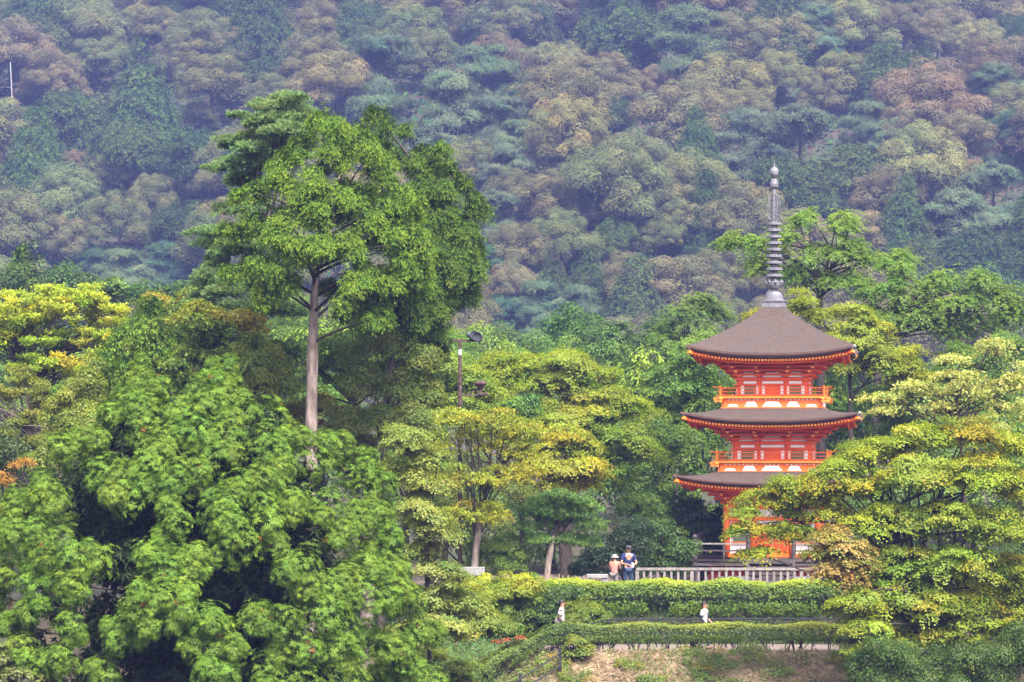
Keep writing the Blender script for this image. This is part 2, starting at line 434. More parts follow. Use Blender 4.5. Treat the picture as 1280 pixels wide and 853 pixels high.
def limbs(T, top, trunk_r, pads, rg, k, z0, z1, rr=.30):
    """limbs from the trunk curve to a choice of pads"""
    if len(pads) == 0: return
    pick = rg.choice(len(pads), min(k, len(pads)), replace=False)
    for a in pick:
        p = pads[a]; tz = np.clip(z0 + (z1 - z0) * rg.random(), 0, .95 * max(p[2], .2))
        s = trunk_at(top, tz)
        mid = s + (p - s) * .5 + np.array([0, 0, .12 * np.linalg.norm(p - s)]) + rg.normal(size=3) * .10
        ln = np.linalg.norm(p - s)
        r0 = min(trunk_r * rr, .018 * ln + .012)
        T.add(bezier(s, mid, p, 7), np.linspace(r0, .012, 7), 5)

def trunk_at(top, z):
    h = top['P'][:, 2]
    return np.array([np.interp(z, h, top['P'][:, 0]), np.interp(z, h, top['P'][:, 1]), z])

TREES = {}
def tree(name, label, cat, kind, Y, tx, lobes, col, padR=.7, n=300, leaf=.11, dens=1.0, seed=1, tr=.16, group=None, var=.14,
         autumn=None, trunk_top=None, nl=14, lz=(-.05, .65), bark='bark', shell=.6, low=-.55, path=None, depth=1.0, kw=None, ox=None, tpad=0, extra_cols=None, trunks=1):
    rg = np.random.default_rng(seed * 101 + 13)
    s = Y / F
    bx = (tx - 640) * s; bz = float(gz(bx, Y)) - .05
    ll = []
    for q in lobes:
        px, py, rx, ry = q[:4]
        dy = q[4] * s if len(q) > 4 else rg.uniform(-.35, .35) * rx * s
        ll.append([(px - tx) * s, dy, CZ + (YH - py) * s - bz, rx * s, depth * .5 * (rx + ry) * s, ry * s])
    ll = np.array(ll)
    C = pads_on_lobes(ll, rg, padR, dens, low, shell)
    C = C[C[:, 2] > .15]
    Rr = padR * rg.uniform(.65, 1.3, len(C))
    cx = np.average(ll[:, 0], weights=ll[:, 3]); cyy = np.average(ll[:, 1], weights=ll[:, 3])
    O = C - np.array([cx, cyy, 0]); O[:, 2] = 0; O = unit(O)
    pc = pad_cols(len(C), rg, var, autumn)
    if extra_cols:                        # local leaf colour patches: (px, py, r, mult)
        for (px, py, r, mult) in extra_cols:
            d2 = ((C[:, 0] - (px - tx) * s) ** 2 + (C[:, 2] + bz - (CZ + (YH - py) * s)) ** 2) / (r * s) ** 2
            wgt = np.clip(1.3 - d2, 0, 1)[:, None]
            pc *= (1 - wgt) + wgt * np.array(mult)
    L = Leaves(); fn, mt = KINDS[kind]
    fn(L, C, Rr, O, rg, n, leaf, pc, **(kw or {}))
    root = empty(name, (bx, Y, bz), 0, label, cat, group)
    link('crown', L.mesh(name + '_crown', M[mt]), root, col)
    # trunk
    T = Tubes()
    ztop = (trunk_top if trunk_top is not None else .82) * (ll[:, 2] + ll[:, 5]).max()
    nfaces = []
    for t in range(trunks):
        if path is not None:
            P = np.array([[(px - tx) * s, dy, CZ + (YH - py) * s - bz] for (px, py, dy) in path]); P = np.concatenate([[[0, 0, -.3]], P])
            k = 3 * len(P); tt = np.linspace(0, len(P) - 1, k); P = np.stack([np.interp(tt, np.arange(len(P)), P[:, a]) for a in range(3)], 1)
        else:
            k = 10; tt = np.linspace(0, 1, k)
            ex = (cx * .8 if trunks == 1 else rg.uniform(ll[:, 0].min(), ll[:, 0].max()))
            P = np.stack([tt ** 1.4 * ex, tt ** 1.4 * cyy * .6, tt * ztop - .3], 1)
            P[1:, :2] += np.cumsum(rg.normal(size=(k - 1, 2)) * .05 * tr / .16, 0)
        top = dict(P=P)
        T.add(P, np.linspace(tr * 1.15, tr * .22, len(P)) * (1 + .08 * rg.normal(size=len(P))), 8)
        zc0, zc1 = (ll[:, 2] - ll[:, 5]).min(), (ll[:, 2] + ll[:, 5]).max()
        nfaces.append(sum(len(f) for f in T.f))
        limbs(T, top, tr, C, rg, nl, zc0 + lz[0] * (zc1 - zc0), min(zc0 + lz[1] * (zc1 - zc0), P[-1, 2]))
    tm = T.mesh(name + '_trunk', [M[bark], M['bark']], True)
    if bark != 'bark' and trunks == 1:
        idx = np.zeros(len(tm.polygons), np.int32); idx[nfaces[0]:] = 1; zz = np.array([q.center.z for q in tm.polygons]); idx[zz > zc0 + .22 * (zc1 - zc0)] = 1; tm.polygons.foreach_set('material_index', idx)
    link('trunk', tm, root)
    TREES[name] = TREES.get(name, 0) + L.count()
    return root, C, top

# ------------------------------------------------------------------ ground, terraces, path, haze
def sheet(name, xs, ys, zf, mat):
    X, Y = np.meshgrid(xs, ys, indexing='ij'); Z = zf(X, Y)
    V = np.stack([X, Y, Z], -1).reshape(-1, 3); nx, ny = len(xs), len(ys)
    i, j = np.meshgrid(np.arange(nx - 1), np.arange(ny - 1), indexing='ij')
    Q = np.stack([i * ny + j, (i + 1) * ny + j, (i + 1) * ny + j + 1, i * ny + j + 1], -1).reshape(-1, 4)
    o = link(name, make_mesh(name, V, Q, mat, smooth=True)); return tag(o, kind='structure')

def ground_z(x, y): return gz(x, y) - .03
sheet('ground', np.concatenate([np.linspace(-165, -22, 40), np.linspace(-20, 22, 120), np.linspace(24, 165, 40)]),
      np.concatenate([np.linspace(-2, 86, 40), np.linspace(87, 132, 150), np.linspace(134, 725, 160)]), ground_z, M['earth'])
sheet('slope', np.linspace(-4.6, 13, 150), np.linspace(97.0, 102.3, 60),
      lambda x, y: gz(x, y) + .006 + .05 * np.sin(x * 3.1 + y) * np.sin(y * 2.3 + x * .7) * sstep(102.3, 101.8, y), M['straw'])
sheet('path', np.linspace(.7, 20, 90), np.linspace(102.2, 106.7, 12), lambda x, y: gz(x, y) + .012, M['gravel'])
sheet('terrace', np.linspace(-6, 22, 40), np.linspace(110.6, 128, 30), lambda x, y: gz(x, y) + .012, M['gravel'])

def haze_box():
    T = Tubes(); z0, z1 = -13.0, 165.0
    T.box((0, 362, (z0 + z1) / 2), (172, 371, (z1 - z0) / 2))
    m, n, out = new_mat('haze')
    v = n.nodes.new('ShaderNodeVolumePrincipled'); v.inputs['Color'].default_value = (*HAZE_C, 1)
    v.inputs['Density'].default_value = HAZE_D; v.inputs['Anisotropy'].default_value = 0.0
    n.links.new(v.outputs[0], out.inputs['Volume'])
    tag(T.obj('haze', m), kind='stuff')
if HAZE_D > 0: haze_box()

# ------------------------------------------------------------------ forest on the far mountainside
HC = dict(o=(.145, .155, .062), b=(.165, .152, .072), r=(.185, .143, .082), g=(.070, .125, .055), d=(.050, .098, .048), y=(.180, .172, .066), l=(.100, .142, .070))
HN = dict(o='olive green', b='brown-tinged', r='reddish brown', g='fresh green', d='dark blue-green', y='yellowish', l='grey-green')
HK = dict(R='round billowing tree', P='tiered flat-boughed pine', C='conifer with drooping boughs', G='dense feathery evergreen tree')
def hill_protos():
    P = {}
    for kd, nv in (('R', 6), ('P', 4), ('C', 3), ('G', 3)):
        for v in range(nv):
            rg = np.random.default_rng(500 + ord(kd) * 7 + v); L = Leaves()
            if kd == 'R':
                lobes = [(0, 0, 4.4, 4.6, 4.6, 4.4)]
                for a in range(6):
                    t = rg.random() * 6.28; lobes.append((3.0 * math.cos(t), 3.0 * math.sin(t), rg.uniform(2.2, 5.6), rg.uniform(1.8, 3), rg.uniform(1.8, 3), rg.uniform(1.6, 2.6)))
                C = pads_on_lobes(lobes, rg, 1.0, 1.15, -.3, .86); Rr = rg.uniform(.75, 1.45, len(C))
            elif kd == 'P':
                lobes = []
                for a in range(17):
                    t = rg.random() * 6.28; z = rg.uniform(2, 8.6); rr = (1 - (z / 10.5) ** 2) * rg.uniform(1.2, 4.6)
                    lobes.append((rr * math.cos(t), rr * math.sin(t), z, rg.uniform(1.6, 2.8), rg.uniform(1.6, 2.8), .85))
                C = pads_on_lobes(lobes, rg, 1.1, 1.4, -.3, .6); Rr = rg.uniform(.8, 1.5, len(C))
            elif kd == 'C':
                lobes = [(0, 0, z, r, r, 1.5) for z, r in ((1.5, 4.2), (3.2, 3.9), (5, 3.3), (6.8, 2.6), (8.5, 1.9), (10, 1.2), (11.2, .7))]
                C = pads_on_lobes(lobes, rg, .8, 1.6, -.6, .7); Rr = rg.uniform(.7, 1.2, len(C))
            else:
                lobes = [(0, 0, 4, 3.6, 3.6, 4.2)]
                for a in range(8):
                    t = rg.random() * 6.28; lobes.append((3 * math.cos(t), 3 * math.sin(t), rg.uniform(1.5, 6), rg.uniform(1.4, 2.4), rg.uniform(1.4, 2.4), rg.uniform(1.5, 2.6)))
                C = pads_on_lobes(lobes, rg, .9, 1.6, -.5, .7); Rr = rg.uniform(.7, 1.3, len(C))
            O = C.copy(); O[:, 2] = 0; O = unit(O); pc = pad_cols(len(C), rg, .13, None)
            if kd == 'R':
                f_ball(L, np.array([q[:3] for q in lobes]), np.array([min(q[3:]) * .86 for q in lobes]), np.zeros((len(lobes), 3)), rg, 900, .3, np.full((len(lobes), 3), .8))
                f_ball(L, C, Rr, O, rg, 540, .15, pc, .9, jit=.16, deep=.15)
            elif kd == 'P': f_maple(L, C, Rr, O, rg, 560, .145, pc, .16)
            elif kd == 'C': f_cypress(L, C, Rr, O, rg, 26, .22, pc, 16)
            else: f_cypress(L, C, Rr, O, rg, 24, .22, pc, 16, .8)
            # trunk joined in as a second material
            T = Tubes(); T.add([(0, 0, -1.5), (0, 0, 3), (.1, 0, 7)], [.3, .24, .08], 6)
            q = np.concatenate(L.q); c = np.concatenate(L.c); nv_ = len(q) * 4
            V = np.concatenate([q.reshape(-1, 3)] + T.v); Q = np.concatenate([np.arange(nv_).reshape(-1, 4), np.concatenate(T.f) + nv_])
            idx = np.zeros(len(Q), int); idx[len(q):] = 1
            lc = np.ones((len(Q), 3)); lc[:len(q)] = np.clip(c, 0, 4)
            P.setdefault(kd, []).append(make_mesh('hill_tree', V, Q, [M['hill_leaf'], M['bark']], idx, lc))
    return P
HILL = """20,22,110,R,b;62,58,80,R,b;80,82,60,R,b;110,0,110,R,o;175,6,70,R,o;120,42,80,R,o;148,36,44,R,o;200,12,64,R,o;252,10,90,R,o;225,38,80,R,o
300,38,80,R,b;265,62,110,R,o;286,95,46,R,b;250,130,44,R,o;178,45,100,C,g;105,112,100,G,g;170,150,110,G,g;55,160,80,G,g;240,158,100,G,d;5,180,60,R,b
55,183,50,R,r;95,190,50,R,r;133,193,84,R,o;80,215,100,R,o;192,222,70,R,o;150,242,84,R,o;20,262,84,R,b;75,268,80,R,b;160,308,90,P,l;215,300,80,P,d
235,248,90,G,d;118,312,70,P,d;345,10,72,R,o;400,0,80,R,b;430,17,52,R,o;390,30,90,R,o;465,5,52,R,o;510,3,100,R,o;490,34,70,R,o;560,0,70,R,o
592,15,62,R,b;480,52,110,P,l;420,68,110,R,y;535,36,84,R,o;622,0,80,G,g;620,48,90,R,b;600,62,100,P,l;470,108,110,P,l;560,96,120,P,l;557,130,72,R,o
625,115,100,P,l;590,172,90,R,o;632,182,84,P,l;660,0,72,G,g;702,0,62,R,b;782,0,110,G,g;822,0,52,R,b;870,5,120,P,l;735,46,72,R,r;757,62,100,R,b
820,82,60,R,b;662,62,62,P,l;640,55,50,R,r;932,30,72,R,y;910,55,122,R,y;860,100,124,R,b;762,115,52,G,g;710,130,122,R,y;872,136,70,C,g;740,190,112,R,o
860,183,130,R,o;662,112,82,P,d;650,150,82,P,l;922,108,80,R,o;946,130,104,P,l;970,10,100,R,y;1012,0,92,P,l;1066,0,52,R,b;1090,15,54,R,o;1130,0,82,R,b
1180,5,62,R,b;1222,26,72,R,y;1258,0,64,R,b;1200,14,50,R,b;1266,20,80,G,d;1110,42,100,G,g;1172,26,62,R,b;1050,60,92,R,y;1162,73,126,R,r;972,62,82,R,o
1030,95,62,R,b;1000,130,144,P,l;1092,128,90,P,l;1232,50,80,R,b;1130,125,82,R,b;1202,142,92,R,b;1150,160,122,R,y;1270,100,82,R,o;1262,140,84,P,d;1240,84,80,P,l
1062,182,112,G,g;1000,192,112,G,g;690,206,102,R,b;640,216,72,R,o;622,238,82,P,l;800,206,112,R,o;852,226,102,R,o;702,265,92,R,o;642,286,84,R,b;765,276,54,G,g
826,270,64,R,o;736,316,72,C,g;690,322,64,C,g;782,326,76,R,b;832,340,84,R,y;902,310,92,R,b;640,332,84,R,b;682,362,90,P,l;882,210,72,C,g;722,364,84,P,l
952,232,84,R,b;1002,262,92,R,b;1130,224,76,C,g;1152,292,84,C,g;1102,212,92,R,b;1192,232,122,P,l;1242,212,104,P,l;1222,284,104,G,d;1262,332,104,G,d;1200,200,80,R,y
1082,266,82,R,b;612,302,72,P,d;622,372,84,P,d;580,250,80,P,l;1040,300,90,R,b;960,300,90,R,b;900,360,90,R,o;340,90,70,R,o;380,110,70,R,o"""
SPECIAL = {(1162, 73): 'big reddish brown dome-shaped tree high on the far mountainside, upper right', (710, 130): 'yellow-brown billowing tree on the far mountainside, above the middle of the valley',
           (178, 45): 'tall pointed green conifer standing out among round crowns, upper left mountainside', (1130, 224): 'blue-green pointed conifer on the mountainside right of the pagoda finial',
           (1000, 130): 'broad grey-green tiered pine on the mountainside just above the pagoda finial', (133, 193): 'large rounded olive tree on the lower left mountainside',
           (910, 55): 'wide yellowish dome-shaped tree high on the mountainside, above and left of the finial', (860, 183): 'very wide olive tree on the mountainside left of the pagoda finial'}
def build_hill():
    P = hill_protos(); rg = np.random.default_rng(99); placed = []; kinds = []
    hw = dict(R=11.0, P=11.0, C=8.6, G=10.0); hh = dict(R=9.2, P=9.3, C=12.6, G=8.8)
    used = {}
    def put(x, Y, sc, sz, kd, ck, key=None):
        v = used.get(kd, 0); used[kd] = v + 1
        o = bpy.data.objects.new('forest_tree', P[kd][v % len(P[kd])]); COL.objects.link(o)
        o.location = (x, Y, float(gz(x, Y)) - .25 * sc); o.rotation_euler = (0, 0, rg.random() * 6.28); o.scale = (sc, sc, sz)
        c = np.array(HC[ck]) * (.68 + .06 * rg.normal()) * (1 + .04 * rg.normal(size=3)); o.color = (*np.clip(c, .02, .4), 1)
        tag(o, SPECIAL.get(key) or f'{HN[ck]} {HK[kd]} in the hazy forest on the far mountainside', 'tree', f'{HN[ck]} {dict(R="round trees", P="tiered pines", C="conifers", G="evergreens")[kd]} on the mountainside')
        placed.append((x, Y, sc)); kinds.append(kd)
    for line in HILL.replace('\n', ';').split(';'):
        a = line.split(','); px, py, wd = map(float, a[:3]); kd, ck = a[3], a[4]
        for Y in np.arange(338, 700, 1.5):
            x = (px - 640) / F * Y; sc = wd / F * Y / hw[kd] * 1.14; z = CZ + (YH - py) / F * Y
            if gz(x, Y) + hh[kd] * sc * .97 >= z: break
        sc = min(sc, 2.4)
        put(x, Y, sc, sc * rg.uniform(.92, 1.08), kd, ck, (int(px), int(py)))
    # fill the rest of the slope: wherever bare ground would still be seen, another tree stands
    def solve(px, py, kd, sc_of):
        for Y in np.arange(338, 700, 1.5):
            x = (px - 640) / F * Y; sc = sc_of(Y)
            if gz(x, Y) + hh[kd] * sc * .97 >= CZ + (YH - py) / F * Y: return x, Y, sc
        return None
    cov = np.zeros((95, 300), bool)                            # 5 px cells, px -110..1390, py -40..435
    gx, gy = np.meshgrid(np.arange(300) * 5 - 110, np.arange(95) * 5 - 40)
    def mark(x, Y, sc, kd):
        px = 640 + x / Y * F; top = YH - (float(gz(x, Y)) + hh[kd] * sc - CZ) / Y * F; w2 = hw[kd] * sc * .42 * F / Y; h2 = hh[kd] * sc * F / Y
        cov[((gx - px) / w2) ** 2 + (np.maximum(top + h2 * .42 - gy, 0) / (h2 * .42)) ** 2 < (1.0 if kd != 'C' else .8)] |= False
        m = (((gx - px) / w2) ** 2 + (np.maximum(top + h2 * .42 - gy, 0) / (h2 * .42)) ** 2 < 1) & (gy < top + h2 * .95)
        cov[m] = True
    for (x, Y, sc), kd in zip(placed, kinds): mark(x, Y, sc, kd)
    while len(placed) < 294:
        free = np.argwhere(~cov[:, :])
        if len(free) == 0: break
        iy, ix = free[rg.integers(len(free))]
        kd = rg.choice(list('RRRRRGC')); ck = dict(R='oobb', P='ld', C='gd', G='gd')[kd]; ck = ck[rg.integers(len(ck))]
        s0 = rg.uniform(1.15, 1.65); r = solve(gx[iy, ix], gy[iy, ix] - rg.uniform(4, 22), kd, lambda Y: s0)
        if r is None: cov[iy, ix] = True; continue
        put(r[0], r[1], s0, s0 * rg.uniform(.85, 1.05), kd, ck); mark(r[0], r[1], s0, kd); cov[iy, ix] = True
    # low growth under the trees
    n = 70000; Y = rg.uniform(300, 715, n); x = rg.uniform(-1, 1, n) * (.166 * Y + 14); L = Leaves()
    L.add(np.stack([x, Y, gz(x, Y) + rg.uniform(0, 1.2, n)], 1), rg.normal(size=(n, 3)), rg.normal(size=(n, 3)) * .6 + np.array([0, -.5, 1]), rg.uniform(.7, 1.5, n), rg.uniform(.4, .8, n), np.clip(1 + .25 * rg.normal(size=(n, 3)), .4, 2))
    tag(link('undergrowth', L.mesh('undergrowth', M['hill_leaf']), None, (.03, .055, .025)), kind='stuff')
    # bare dead trunks standing above the canopy
    for (px, py0, py1, Y, r, lean, lab, seed, br) in ((15, 78, 172, 480, .10, -.25, 'tall thin bare dead tree with a few stub branches on the upper left mountainside', 3, 9),
                                                   (1155, 131, 165, 520, .11, .25, 'short white dead trunk poking above round crowns, right mountainside', 4, 0)):
        rg2 = np.random.default_rng(seed); x, _, z1 = at(px, py0, Y); z0 = float(gz(x, Y)) - .3
        ro = empty('dead_tree', (x, Y, z0), 0, lab, 'dead tree'); T = Tubes(); H = z1 - z0
        T.add([(-lean * 1.5, 0, 0), (-lean, 0, H * .5), (lean * .3, 0, H * .8), (lean, 0, H)], [r * 1.7, r * 1.4, r, r * .5], 6); T.obj('trunk', M['dead_wood'], ro, True)
        B = Tubes()
        for k in range(br):
            h = H * rg2.uniform(.5, .93); a = rg2.choice([0, 3.14]) + rg2.normal() * .5; l = rg2.uniform(.9, 2.6)
            B.add([(0, 0, h), (l * .5 * math.cos(a), l * .5 * math.sin(a), h + .1), (l * math.cos(a), l * math.sin(a), h + rg2.uniform(-.5, .3))], [.025, .018, .008], 5)
        if br: B.obj('branch', M['dead_wood'], ro, True)
build_hill()

# ------------------------------------------------------------------ the three-storey pagoda
def build_pagoda():
    yaw = R(-7.3)
    root = empty('pagoda', (10.06, 120, 0), yaw, 'vermilion three-storey pagoda with brown bark roofs and a tall ringed finial', 'pagoda')
    rot4 = [np.array([[math.cos(a), -math.sin(a), 0], [math.sin(a), math.cos(a), 0], [0, 0, 1]]) for a in (0, math.pi / 2, math.pi, 3 * math.pi / 2)]
    class Side:
        """one facade mesh: shapes are given for the front (u right, d outward from centre, z up) and repeated on the chosen sides"""
        def __init__(s, sides=(0, 1, 2, 3)): s.T = Tubes(); s.sides = sides
        def box(s, u, d, z, hu, hd, hz):
            for k in s.sides:
                Rm = rot4[k]; s.T.box(Rm @ np.array([u, -d, z]), (hu, hd, hz), Rm)
        def prism(s, pts, d, th):       # pts (u,z) convex, extruded outward th from d
            for k in s.sides:
                Rm = rot4[k]; P = [Rm @ np.array([u, -d, z]) for u, z in pts]; s.T.poly(P, Rm @ np.array([0, -th, 0]))
        def tube(s, P, r, sides=6):
            for k in s.sides: s.T.add([rot4[k] @ np.array([u, -d, z]) for u, d, z in P], r, sides)
        def obj(s, name, mat, parent, smooth=False): return s.T.obj(name, mat, parent, smooth)

    # --- roofs
    def roof(e, ri, ztop, zmid, lift, th, power, rafters):
        rf = None
        n = 28; t = np.linspace(-1, 1, 2 * n + 1)
        m = 22; s = np.linspace(0, 1, m)
        def zf(sv, tv): return ztop - (ztop - zmid) * sv ** power + lift * np.abs(tv) ** 2.6 * sv ** 2.2
        V = []; Q = []; base = 0
        EV = []; EQ = []; eb = 0; UV = []; UQ = []; ub = 0
        for k in range(4):
            Rm = rot4[k]
            S, Tt = np.meshgrid(s, t, indexing='ij'); r = ri + (e - ri) * S
            P = np.stack([r * Tt, -r, zf(S, Tt)], -1).reshape(-1, 3) @ Rm.T
            i, j = np.meshgrid(np.arange(m - 1), np.arange(len(t) - 1), indexing='ij'); w_ = len(t)
            q = np.stack([(i + 1) * w_ + j, (i + 1) * w_ + j + 1, i * w_ + j + 1, i * w_ + j], -1).reshape(-1, 4)
            V.append(P); Q.append(q + base); base += len(P)
            # thick layered edge: three stepped courses
            prof = [(e, 0), (e - .005, -.45 * th), (e - .05, -.47 * th), (e - .06, -.78 * th), (e - .12, -.80 * th), (e - .14, -th), (e - .55, -th - .02)]
            pp = np.stack([np.stack([rr * t, -rr * np.ones_like(t), zf(np.ones_like(t), t) + dz - (0.0)], -1) for rr, dz in prof], 0).reshape(-1, 3) @ Rm.T
            i, j = np.meshgrid(np.arange(len(prof) - 1), np.arange(len(t) - 1), indexing='ij')
            EV.append(pp); EQ.append(np.stack([(i + 1) * w_ + j, (i + 1) * w_ + j + 1, i * w_ + j + 1, i * w_ + j], -1).reshape(-1, 4) + eb); eb += len(pp)
            # boarded soffit
            sp = [(e - .50, -th + .0), (e - .50, -th - .10), (e - 1.1, -th - .06), (ri * .9, -th + .02)]
            pp = np.stack([np.stack([rr * t, -rr * np.ones_like(t), np.full_like(t, zmid) + dz + lift * np.abs(t) ** 2.6 * (1 if a < 2 else .7 if a == 2 else 0)], -1) for a, (rr, dz) in enumerate(sp)], 0).reshape(-1, 3) @ Rm.T
            i, j = np.meshgrid(np.arange(len(sp) - 1), np.arange(len(t) - 1), indexing='ij')
            UV.append(pp); UQ.append(np.stack([(i + 1) * w_ + j, (i + 1) * w_ + j + 1, i * w_ + j + 1, i * w_ + j], -1).reshape(-1, 4) + ub); ub += len(pp)
        rf = link('roof', make_mesh('roof', np.concatenate(V), np.concatenate(Q), M['bark_roof'], smooth=True), root)
        link('roof_edge', make_mesh('roof_edge', np.concatenate(EV), np.concatenate(EQ), M['roof_edge']), rf)
        link('soffit', make_mesh('soffit', np.concatenate(UV), np.concatenate(UQ), M['vermilion']), rf)
        # rafters: gold-tipped, following the eave curve
        nr = int(2 * (e - .25) / .122); us = np.linspace(-(e - .28), e - .28, nr)
        def raf(T, G, k, u):
            tt = u / e; zz = zmid + lift * abs(tt) ** 2.6 - th - .075; Rm = rot4[k]
            T.box(Rm @ np.array([u, -(e - .62), zz]), (.030, .42, .036), Rm)
            G.box(Rm @ np.array([u, -(e - .187), zz]), (.034, .012, .040), Rm)
        def two(T, G, name):
            V = np.concatenate(T.v + G.v); nT = sum(len(a) for a in T.v); fT = np.concatenate(T.f); fG = np.concatenate(G.f) + nT
            idx = np.concatenate([np.zeros(len(fT), int), np.ones(len(fG), int)])
            return link(name, make_mesh(name, V, np.concatenate([fT, fG]), [M['vermilion'], M['gold']], idx), rf)
        if rafters:
            for u in us:
                T, G = Tubes(), Tubes(); raf(T, G, 0, u); two(T, G, 'rafter')
        T, G = Tubes(), Tubes()
        for k in range(4):
            if k == 0 and rafters: continue
            for u in us: raf(T, G, k, u)
        tag(two(T, G, 'rafter'), kind='stuff')
        # eave purlin board below rafters and corner hip rafters
        B = Side()
        B.tube([(e * a * .93, e * .90 - .10, zmid + lift * abs(a) ** 2.6 - th - .16) for a in np.linspace(-1, 1, 21)], .055, 4)
        B.obj('eave_beam', M['vermilion'], rf)
        for k in range(4):
            T = Tubes(); Rm = rot4[k]; q = 1 / math.sqrt(2)
            P = [Rm @ np.array([a, -a, z]) for a, z in ((ri, zmid - .25), (e * .6, zmid - .22), (e - .25, zmid + lift - th - .13), (e - .08, zmid + lift - th - .06))]
            T.add(P, [.09, .09, .085, .075], 4); hr = T.obj('hip_rafter', M['vermilion'], rf)
            G = Tubes(); P2 = [Rm @ np.array([a, -a, z]) for a, z in ((e - .13, zmid + lift - th - .10), (e - .02, zmid + lift - th - .05))]
            G.add(P2, [.085, .08], 4); G.obj('gold_cap', M['gold'], hr)
            W = Tubes(); P3 = [Rm @ np.array([a, -a, z]) for a, z in ((e - .06, zmid + lift - th * .9), (e + .03, zmid + lift - th * .2))]
            W.add(P3, [.06, .075], 4); W.obj('eave_tip', M['stone' if k == 0 else 'roof_edge'], rf)  # front right tip paler: side light on the thatch edge put into colour
        return rf
    roof(3.10, .46, 10.58, 8.75, .30, .19, .86, True)
    roof(3.30, 1.95, 6.70, 6.25, .30, .17, .95, True)
    roof(3.56, 2.10, 4.30, 3.90, .30, .16, .95, False)

    # --- bracket tiers under each eave
    def brackets(b, z0, z1, e):
        H = z1 - z0
        st = None
        A = Side(); steps = 4
        for i in range(steps):
            d = b + (e - .95 - b) * (i + .6) / steps; z = z0 + H * (i + .55) / steps
            A.box(0, d - .06, z + .06 * H, d + .02, .05, .040)
        cols = [-b * .92, -b * .37, b * .37, b * .92]
        for u in cols:
            for i in range(steps):
                d = b + (e - .95 - b) * (i + .8) / steps; z = z0 + H * (i + .5) / steps
                A.box(u * (1 + .10 * i), (b + d) / 2, z, .06, (d - b) / 2 + .08, .055)
                A.box(u * (1 + .10 * i), d, z + .02, .17 - .012 * i, .05, .035)
        br = A.obj('bracket', M['vermilion'], root)
        for u in cols:
            for i in (1, 2, 3):
                d = b + (e - .95 - b) * (i + .8) / steps; G = Side((0,)); G.box(u * (1 + .10 * i), d + .088, z0 + H * (i + .5) / steps, .048, .010, .043); G.obj('gold_fitting', M['gold'], br)
        G = Side((1, 2, 3))
        for u in cols:
            for i in (1, 2, 3):
                d = b + (e - .95 - b) * (i + .8) / steps; z = z0 + H * (i + .5) / steps
                G.box(u * (1 + .10 * i), d + .088, z, .048, .010, .043)
                G.box(u * (1 + .10 * i) - .12, d + .052, z - .03, .030, .006, .020); G.box(u * (1 + .10 * i) + .12, d + .052, z - .03, .030, .006, .020)
        tag(G.obj('gold_fitting', M['gold'], br), kind='stuff')
        for kk in range(4):
          for (u0, u1) in ((-b * .86, -b * .44), (-b * .29, b * .29), (b * .44, b * .86)):
            um, hw_ = (u0 + u1) / 2, (u1 - u0) / 2; W = Side((kk,))
            W.prism([(um - hw_, z0 + .02), (um + hw_, z0 + .02), (um + hw_ * .82, z0 + .11), (um + hw_ * .62, z0 + .205), (um - hw_ * .62, z0 + .205), (um - hw_ * .82, z0 + .11)], b + .03, .03); W.obj('white_panel', M['plaster'], br)
        dd = b + (e - .95 - b) * .93
        for kk in range(4):
          for (u0, u1) in ((-b * .98, -b * .50), (-b * .34, b * .34), (b * .50, b * .98)):
            W = Side((kk,)); W.box((u0 + u1) / 2 * 1.25, dd - .02, z1 - .045, (u1 - u0) / 2 * 1.15, .02, .020); W.obj('white_panel', M['plaster'], br)
        S = Side(); S.box(0, b - .04, (z0 + z1) / 2, b - .06, .04, H / 2); S.obj('bracket_wall', M['vermilion'], br)
    brackets(1.37, 7.86, 8.48, 3.10)
    brackets(1.51, 5.44, 6.00, 3.30)
    brackets(1.72, 3.06, 3.66, 3.56)

    # --- upper storeys
    def storey(b, z0, z1):
        H = z1 - z0
        Wl = Side(); Wl.box(0, b - .05, (z0 + z1) / 2, b - .06, .05, H / 2); wl = Wl.obj('wall', M['vermilion'], root)
        for k in range(4):
            for u in (-b * .93, -b * .37, b * .37, b * .93):
                if u > b * .9: continue               # corner columns are shared between two sides
                T = Tubes(); p = rot4[k] @ np.array([u, -b * (.93 if abs(u) > b * .9 else .985), 0]); T.lathe([(.0, z0), (.075, z0), (.075, z1), (.0, z1)], 10, p); T.obj('column', M['vermilion'], root, False)
        Bm = Side()
        for z, h, dd in ((z1 - .05, .05, .075), (z1 - .27, .035, .07), (z0 + .06, .05, .07)):
            Bm.box(0, b + .0, z, b + .06, dd, h)
        Bm.obj('tie_beam', M['vermilion'], root)
        for kk in range(4):
          for (u0, u1) in ((-.80, -.45), (-.29, .29), (.45, .80)):
            W = Side((kk,)); W.box((u0 + u1) / 2 * b, b + .004, z1 - .18, (u1 - u0) / 2 * b, .012, .048); W.obj('white_panel', M['plaster'], wl)
        zc, hz = z0 + .27, .155
        for k in range(4):
            for uc in (-.62, .62):
                S1 = Side((k,)); S1.box(uc * b, b + .004, zc, .155 * b, .012, hz); wn = S1.obj('window', M['lattice'], wl)
                for sx in (-1, 1):
                    S2 = Side((k,)); S2.box((uc + sx * .215) * b, b + .020, zc, .045 * b, .02, hz)
                    S2.obj('white_jamb', M['plaster'], wn)
                S3 = Side((k,)); S3.box(uc * b, b + .018, zc, .150 * b, .008, .012); S3.obj('window_bar', M['vermilion'], wn)
            D = Side((k,)); D.box(-.10 * b, b + .010, zc, .098 * b, .018, hz + .03); D.box(.10 * b, b + .010, zc, .098 * b, .018, hz + .03); dr = D.obj('door', M['vermilion'], wl)
